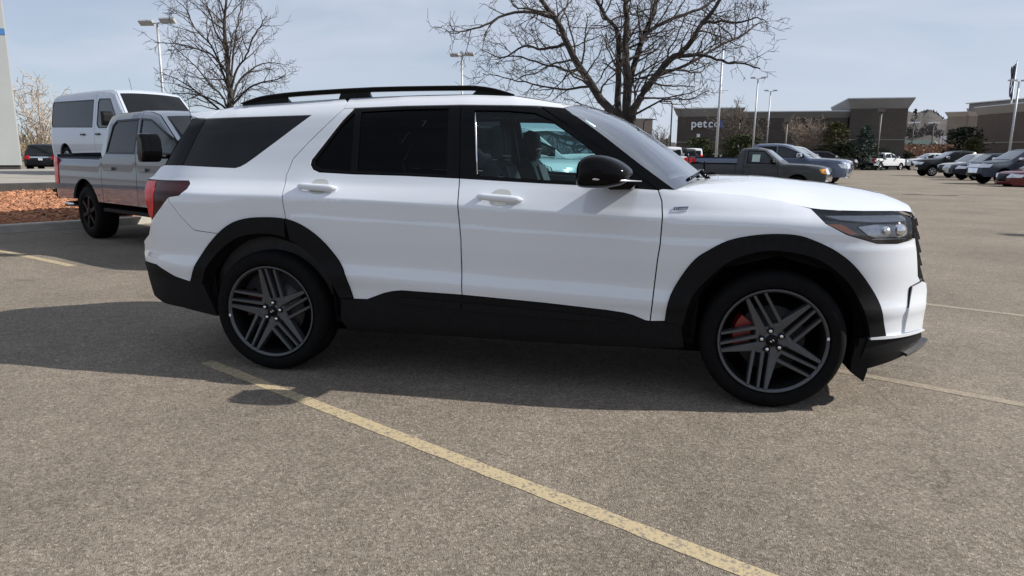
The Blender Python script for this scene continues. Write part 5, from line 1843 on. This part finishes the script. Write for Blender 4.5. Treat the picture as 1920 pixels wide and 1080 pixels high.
def h_(a): return np.array([math.cos(a), math.sin(a)])
def l_(a): return np.array([-math.sin(a), math.cos(a)])


def origin(P, a, lx, ly, z=0.0):
    """where the thing's origin is when its local point (lx, ly) stands over P"""
    c = np.array(P[:2]) - lx * h_(a) - ly * l_(a)
    return (float(c[0]), float(c[1]), z)


ROW = 'vehicles parked on the lot'
A = R(-27)
# --- silver crew cab pickup behind the tail of the white car
top = truck_profile(6.35, -1.18, 1.93, 1.31, 1.30, .58, 1.30, .48)
silver, Ss = vehicle('pickup_truck', 'tall silver crew cab pickup truck with black tow mirrors and black wheels', 'pickup truck', 'paint_silver', top, 2.03, 1.33, (-1.875, 2.17), rw=.42, ra=.52, sill=.60,
        seams=(-1.19, -.02, 1.12), windows=truck_windows(-1.18, 1.93, 1.31, 1.30, .48, -.02), ws=((.48, 1.855), 1.4, (1.30, 1.42)), rearglass=((-1.17, 1.45), (-1.10, 1.80)), loc=origin((-9.45, 4.55), A, -1.875, -1.0), rz=A,
        group=ROW, lod=0, bed=(-1.18, 1.31), rim='rim_black', ww=.30, tails=(.82, 1.28, .30), grille=(.75, 1.2), lights=(.95, 1.2, .4), fglass='car_glass_clear',
        mirror=(.93, 1.42, .20, .36, .24, 'gloss_black'), handles=((-.85, 1.12), (.22, 1.12)), cf=.22, rear_bump=(.60, .74, 'black_plastic'), tum=.24, wsm='car_glass')
mb = MB()
for k in range(2): mb.tube([(-2.75, -.86 + .10 * k, .50), (-2.98, -.90 + .10 * k, .49)], .045, n=12)
mb.build('exhaust_tip', 'chrome', silver)
mb = MB(); mb.box((-3.28, 0, .70), (.28, 1.9, .05)); mb.build('bumper_step', 'black_plastic', silver)
for y_ in (-.96, .96):
    mb = MB(); mb.box((.0, y_, .50), (2.4, .12, .05)); mb.build('running_board', 'black_plastic', silver)
for lx, ly in ((-1.1, .3), (.5, -.55)):
    mb = MB(); mb.tube([(1.5, -.9, 1.35), (1.42, -.92, 2.05)], .004, n=5)
mb.build('antenna', 'gloss_black', silver)

# --- white passenger van on the raised pad
AV = R(-26)
van_top = [(-2.80, .45), (-2.82, .80), (-2.78, 1.30), (-2.70, 1.95), (-2.60, 2.05), (-2.2, 2.09), (0, 2.10), (.95, 2.08), (1.20, 2.01), (2.02, 1.24), (2.15, 1.17), (2.55, 1.06), (2.70, .95), (2.78, .75), (2.78, .55), (2.74, .42)]
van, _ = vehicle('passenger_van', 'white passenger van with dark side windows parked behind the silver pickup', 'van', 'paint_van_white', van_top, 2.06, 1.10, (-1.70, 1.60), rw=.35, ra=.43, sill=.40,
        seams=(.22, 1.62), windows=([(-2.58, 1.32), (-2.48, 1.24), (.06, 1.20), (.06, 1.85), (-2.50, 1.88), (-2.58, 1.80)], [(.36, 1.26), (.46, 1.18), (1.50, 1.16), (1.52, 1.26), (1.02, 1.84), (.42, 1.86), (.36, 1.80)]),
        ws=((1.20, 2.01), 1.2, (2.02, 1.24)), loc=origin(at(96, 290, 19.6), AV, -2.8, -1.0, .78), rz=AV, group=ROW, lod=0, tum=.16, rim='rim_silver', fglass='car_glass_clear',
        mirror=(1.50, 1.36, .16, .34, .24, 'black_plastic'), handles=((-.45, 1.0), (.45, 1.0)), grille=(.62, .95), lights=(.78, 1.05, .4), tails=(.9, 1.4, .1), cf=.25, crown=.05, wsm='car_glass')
mb = MB(); mb.tube([(.9, -.3, 2.13), (.80, -.3, 2.42)], .005, n=5); mb.build('antenna', 'gloss_black', van)
mb = MB()
mb.box((.6, 0, 2.05), (.1, .1, .01))
mb.box((-2.2, -.0, .46), (1.0, 1.9, .12)); mb.build('sill_cover', 'black_plastic', van)

# --- black sport utility car seen from the rear past the pad
suv_top = [(-2.35, .45), (-2.42, .75), (-2.38, 1.05), (-2.20, 1.15), (-1.80, 1.62), (-1.6, 1.68), (-.6, 1.72), (.25, 1.69), (.45, 1.64), (1.15, 1.14), (1.3, 1.10), (2.0, 1.02), (2.28, .92), (2.40, .72), (2.40, .50), (2.35, .42)]
suv_win = ([(-1.72, 1.16), (-.78, 1.13), (-.78, 1.56), (-1.45, 1.53)], [(-.66, 1.12), (.20, 1.10), (.20, 1.58), (-.66, 1.58)], [(.30, 1.10), (.98, 1.10), (.36, 1.56), (.30, 1.57)])


def small_suv(label, paint_, loc, rz, lod=2, sc=1.0, **k):
    d = dict(lights=(.72, .92, .5), grille=(.55, .9), tails=(.80, 1.02, .3), rim='rim_silver', front_bump=(.45, .55, 'black_plastic'), mirror=(.82, 1.18, .16, .14, .18, paint_))
    d.update(k)
    nm = d.pop('name', 'sport_utility_car')
    o, s = vehicle(nm, label, d.pop('cat', 'car'), paint_, suv_top, 1.9, 1.08, (-1.42, 1.42), rw=.37, ra=.43, sill=.35, seams=(-.72, .25, 1.1), windows=suv_win, ws=((.45, 1.64), 1.1, (1.15, 1.14)),
                   rearglass=((-2.20, 1.15), (-1.80, 1.62)), loc=loc, rz=rz, group=ROW, lod=lod, tum=.30, hole=False, **d)
    if sc != 1: o.scale = (sc, sc, sc)
    return o


small_suv('black sport utility car showing its chrome tail bar beside the tall white sign', 'paint_black', origin(at(77, 300, 42), R(124), -2.35, .0), R(124), lod=1, trim=(.88, .95), tailplate=.80)

# --- old charcoal regular cab pickup, its paper in the window
A2 = R(-19)
rt = truck_profile(5.1, -.70, 1.70, 1.12, 1.09, .50, .95, .34, cabx=.05)
ranger, rS = vehicle('pickup_truck', 'old charcoal two door pickup truck with pale paper in its window', 'pickup truck', 'paint_charcoal', rt, 1.76, 1.10, (-1.62, 1.58), rw=.34, ra=.41, sill=.46,
        seams=(-.71, -.42, .86), windows=[[(-.28, 1.15), (.74, 1.13), (.70, 1.22), (.30, 1.57), (-.27, 1.585)]], ws=((.34, 1.625), 1.1, (.95, 1.15)), rearglass=((-.69, 1.16), (-.65, 1.55)),
        loc=origin(at(1546, 330, 25.5), A2, 2.5, -.75), rz=A2, group=ROW, lod=0, bed=(-.70, 1.12), rim='rim_silver', ww=.24, lights=(.76, .96, .24, 'amber_bright'), grille=(.72, .95), tails=(.75, 1.05, .10),
        front_bump=(.50, .66, 'chrome'), mirror=(.68, 1.22, .14, .16, .20, 'gloss_black'), handles=((-.28, 1.0),), cf=.16, tum=.34, fglass='car_glass_clear')
mb = MB()
mb.prism([(-.12, 1.19), (.17, 1.19), (.17, 1.46), (-.12, 1.46)], lambda a, b: (a, -float(rS(a, b)) - .004, b), lambda a, b: (a, -float(rS(a, b)) - .010, b)); mb.build('window_paper', 'paper_green', ranger)
mb = MB(); mb.tube([(-1.93, -.89, .55), (-1.93, -.89, 1.18)], .035, n=6); mb.build('bed_strap', 'gloss_black', ranger)

def ftp(e): return [(x - (e if x < -1.2 else 0), z) for x, z in truck_profile(5.9, -1.15, 1.95, 1.34, 1.30, .55, 1.35, .48)]
fw = truck_windows(-1.15, 1.95, 1.33, 1.35, .48, .05)


def crew_truck(label, paint_, loc, rz, lod=2, z=0, ext=0, **k):
    d = dict(lights=(.90, 1.12, .35), grille=(.72, 1.14, 'chrome'), tails=(.88, 1.28, .12), front_bump=(.52, .70, 'chrome'), rear_bump=(.55, .70, 'chrome'), rim='rim_silver', mirror=(1.05, 1.46, .20, .20, .22, 'chrome'))
    d.update(k)
    nm = d.pop('name', 'pickup_truck')
    return vehicle(nm, label, 'pickup truck', paint_, ftp(ext), 2.0, 1.34, (-1.75 - ext * .7, 1.95), rw=.40, ra=.48, sill=.52, seams=(-1.16, .05, 1.22), windows=fw, ws=((.48, 1.875), 1.4, (1.35, 1.36)),
                   rearglass=((-1.14, 1.40), (-1.08, 1.80)), loc=loc, rz=rz, group=ROW, lod=lod, bed=(-1.15, 1.34), cf=.2, tum=.24, hole=lod < 1, **d)[0]


crew_truck('slate blue crew cab pickup truck with chrome mirror directly behind the charcoal one', 'paint_slate_blue', origin(at(1586, 335, 30), R(-20), 2.95, -.8), R(-20), lod=0, fglass='car_glass_clear', ext=.8)
crew_truck('pale silver pickup truck mostly hidden past the slate blue one', 'paint_pale_silver', origin(at(1590, 330, 36), R(-21), 2.95, -.8), R(-21), lod=1)
crew_truck('black pickup truck parked in front of the spruce with bright wheels', 'paint_black', origin(at(1606, 310, 66), R(-6), 2.9, -.8), R(-6))
crew_truck('white crew cab pickup truck with silver tailgate near the dark store corner', 'paint_truck_white', origin(at(1638, 318, 77), R(40), -2.95, -1.0), R(40), rim='rim_silver', rear_bump=(.55, .80, 'gloss_black'), tails=(.95, 1.3, .12))
crew_truck('glossy black pickup truck with its nose to the lane on the far row', 'paint_black', origin(at(1722, 315, 54), R(182), 2.95, .9), R(182), lod=1, mirror=(1.05, 1.46, .20, .22, .22, 'chrome'))
crew_truck('silver and white pickup truck hidden by the glossy black one', 'paint_truck_white', origin(at(1703, 300, 80), R(185), 2.9, .9), R(185))
# right hand row
small_suv('low silver car between the black pickup and the navy car', 'paint_pale_silver', origin(at(1772, 330, 50), R(186), 2.35, .6), R(186), lod=1, name='silver_car')
small_suv('navy blue car beside the low silver one', 'paint_navy', origin(at(1796, 335, 45), R(186), 2.35, .6), R(186), lod=1, name='navy_car', front_bump=(.45, .55, 'paint_navy'))
yt = [(-2.75, .5), (-2.80, .9), (-2.75, 1.2), (-2.5, 1.80), (-2.3, 1.86), (-1, 1.91), (.35, 1.89), (.58, 1.83), (1.35, 1.32), (1.5, 1.28), (2.3, 1.20), (2.62, 1.12), (2.74, .9), (2.76, .6), (2.70, .48)]
yw = ([(-2.45, 1.32), (-1.2, 1.30), (-1.2, 1.72), (-2.3, 1.70)], [(-1.08, 1.29), (.10, 1.28), (.10, 1.76), (-1.08, 1.75)], [(.22, 1.28), (1.12, 1.27), (.48, 1.74), (.22, 1.76)])
vehicle('sport_utility_car', 'large blue grey sport utility car with big chrome wheels in the far row', 'car', 'paint_blue_grey', yt, 2.0, 1.26, (-1.70, 1.72), rw=.41, ra=.49, sill=.42, seams=(-1.14, .16, 1.25), windows=yw,
        ws=((.58, 1.83), 1.3, (1.35, 1.32)), loc=origin(at(1840, 335, 38), R(188), 2.72, .7), rz=R(188), group=ROW, lod=1, lights=(.90, 1.12, .4), grille=(.62, 1.08, 'chrome'), front_bump=(.48, .58, 'gloss_black'),
        tails=(.9, 1.3, .1), mirror=(1.05, 1.38, .20, .18, .22, 'chrome'), rim='chrome', cf=.2, hole=False)
small_suv('dark red car cut off beside the large blue grey one', 'paint_red', origin(at(1897, 338, 35), R(190), 2.35, .6, -.28), R(190), lod=1, name='red_car', front_bump=(.45, .55, 'paint_red'))
# rear ends of pickups by the big tree
AR = R(96)
crew_truck('white pickup truck showing its tailgate past the windshield of the near car', 'paint_truck_white', origin(at(1252, 290, 44), AR, -2.95, .3), AR)
crew_truck('black pickup truck with tall red tail lights next to a white tailgate', 'paint_black', origin(at(1272, 290, 48), AR, -2.95, .0), AR)
crew_truck('dark pickup truck with red lights, farther one of the dark pair by the bare tree', 'paint_charcoal', origin(at(1291, 290, 54), AR, -2.95, .0), AR)
van_far_top = [(p[0], p[1]) for p in van_top]
for i, (px, Z, lb) in enumerate(((1236, 56, 'white van roof rising behind the white tailgate'), (1300, 66, 'white van at the end of the line of dark tailgates'))):
    vehicle('white_van', lb, 'van', 'paint_truck_white', van_far_top, 2.06, 1.1, (-1.7, 1.6), rw=.35, ra=.43, sill=.4, windows=([(-2.5, 1.2), (1.5, 1.2), (1.0, 1.84), (-2.5, 1.88)],), ws=((1.20, 2.01), 1.2, (2.02, 1.24)),
            loc=origin(at(px, 290, Z), AR, -2.8, 0), rz=AR, group=ROW, lod=2, tum=.16, tails=(.9, 1.5, .1), rearglass=((-2.77, 1.35), (-2.70, 1.9)), hole=False)
for px, Z, pa, lb in ((1322, 78, 'paint_red', 'small red car beyond the slate blue pickup bed'), (1332, 84, 'paint_truck_white', 'white car next to the small red one in the distance'),
                      (1352, 84, 'paint_pale_silver', 'silver car by the foot of the tall lamp post'), (1366, 80, 'paint_truck_white', 'white car nearest the slate blue cab in the distance')):
    small_suv(lb, pa, origin(at(px, 290, Z), AR, -2.35, 0), AR, name='distant_car')
# white pickups seen through the cabin of the near car
crew_truck('big white pickup truck seen through the front side windows of the near car', 'paint_truck_white', origin(at(1022, 290, 14.2), R(-30), 1.0, -1.0), R(-30), lod=0, fglass='car_glass_clear', mirror=(1.05, 1.46, .20, .24, .22, 'black_plastic'))
crew_truck('second white pickup truck, its nose just visible through the near car windows', 'paint_truck_white', origin(at(1040, 310, 11.8), R(-31), 2.95, -.8), R(-31), lod=0)
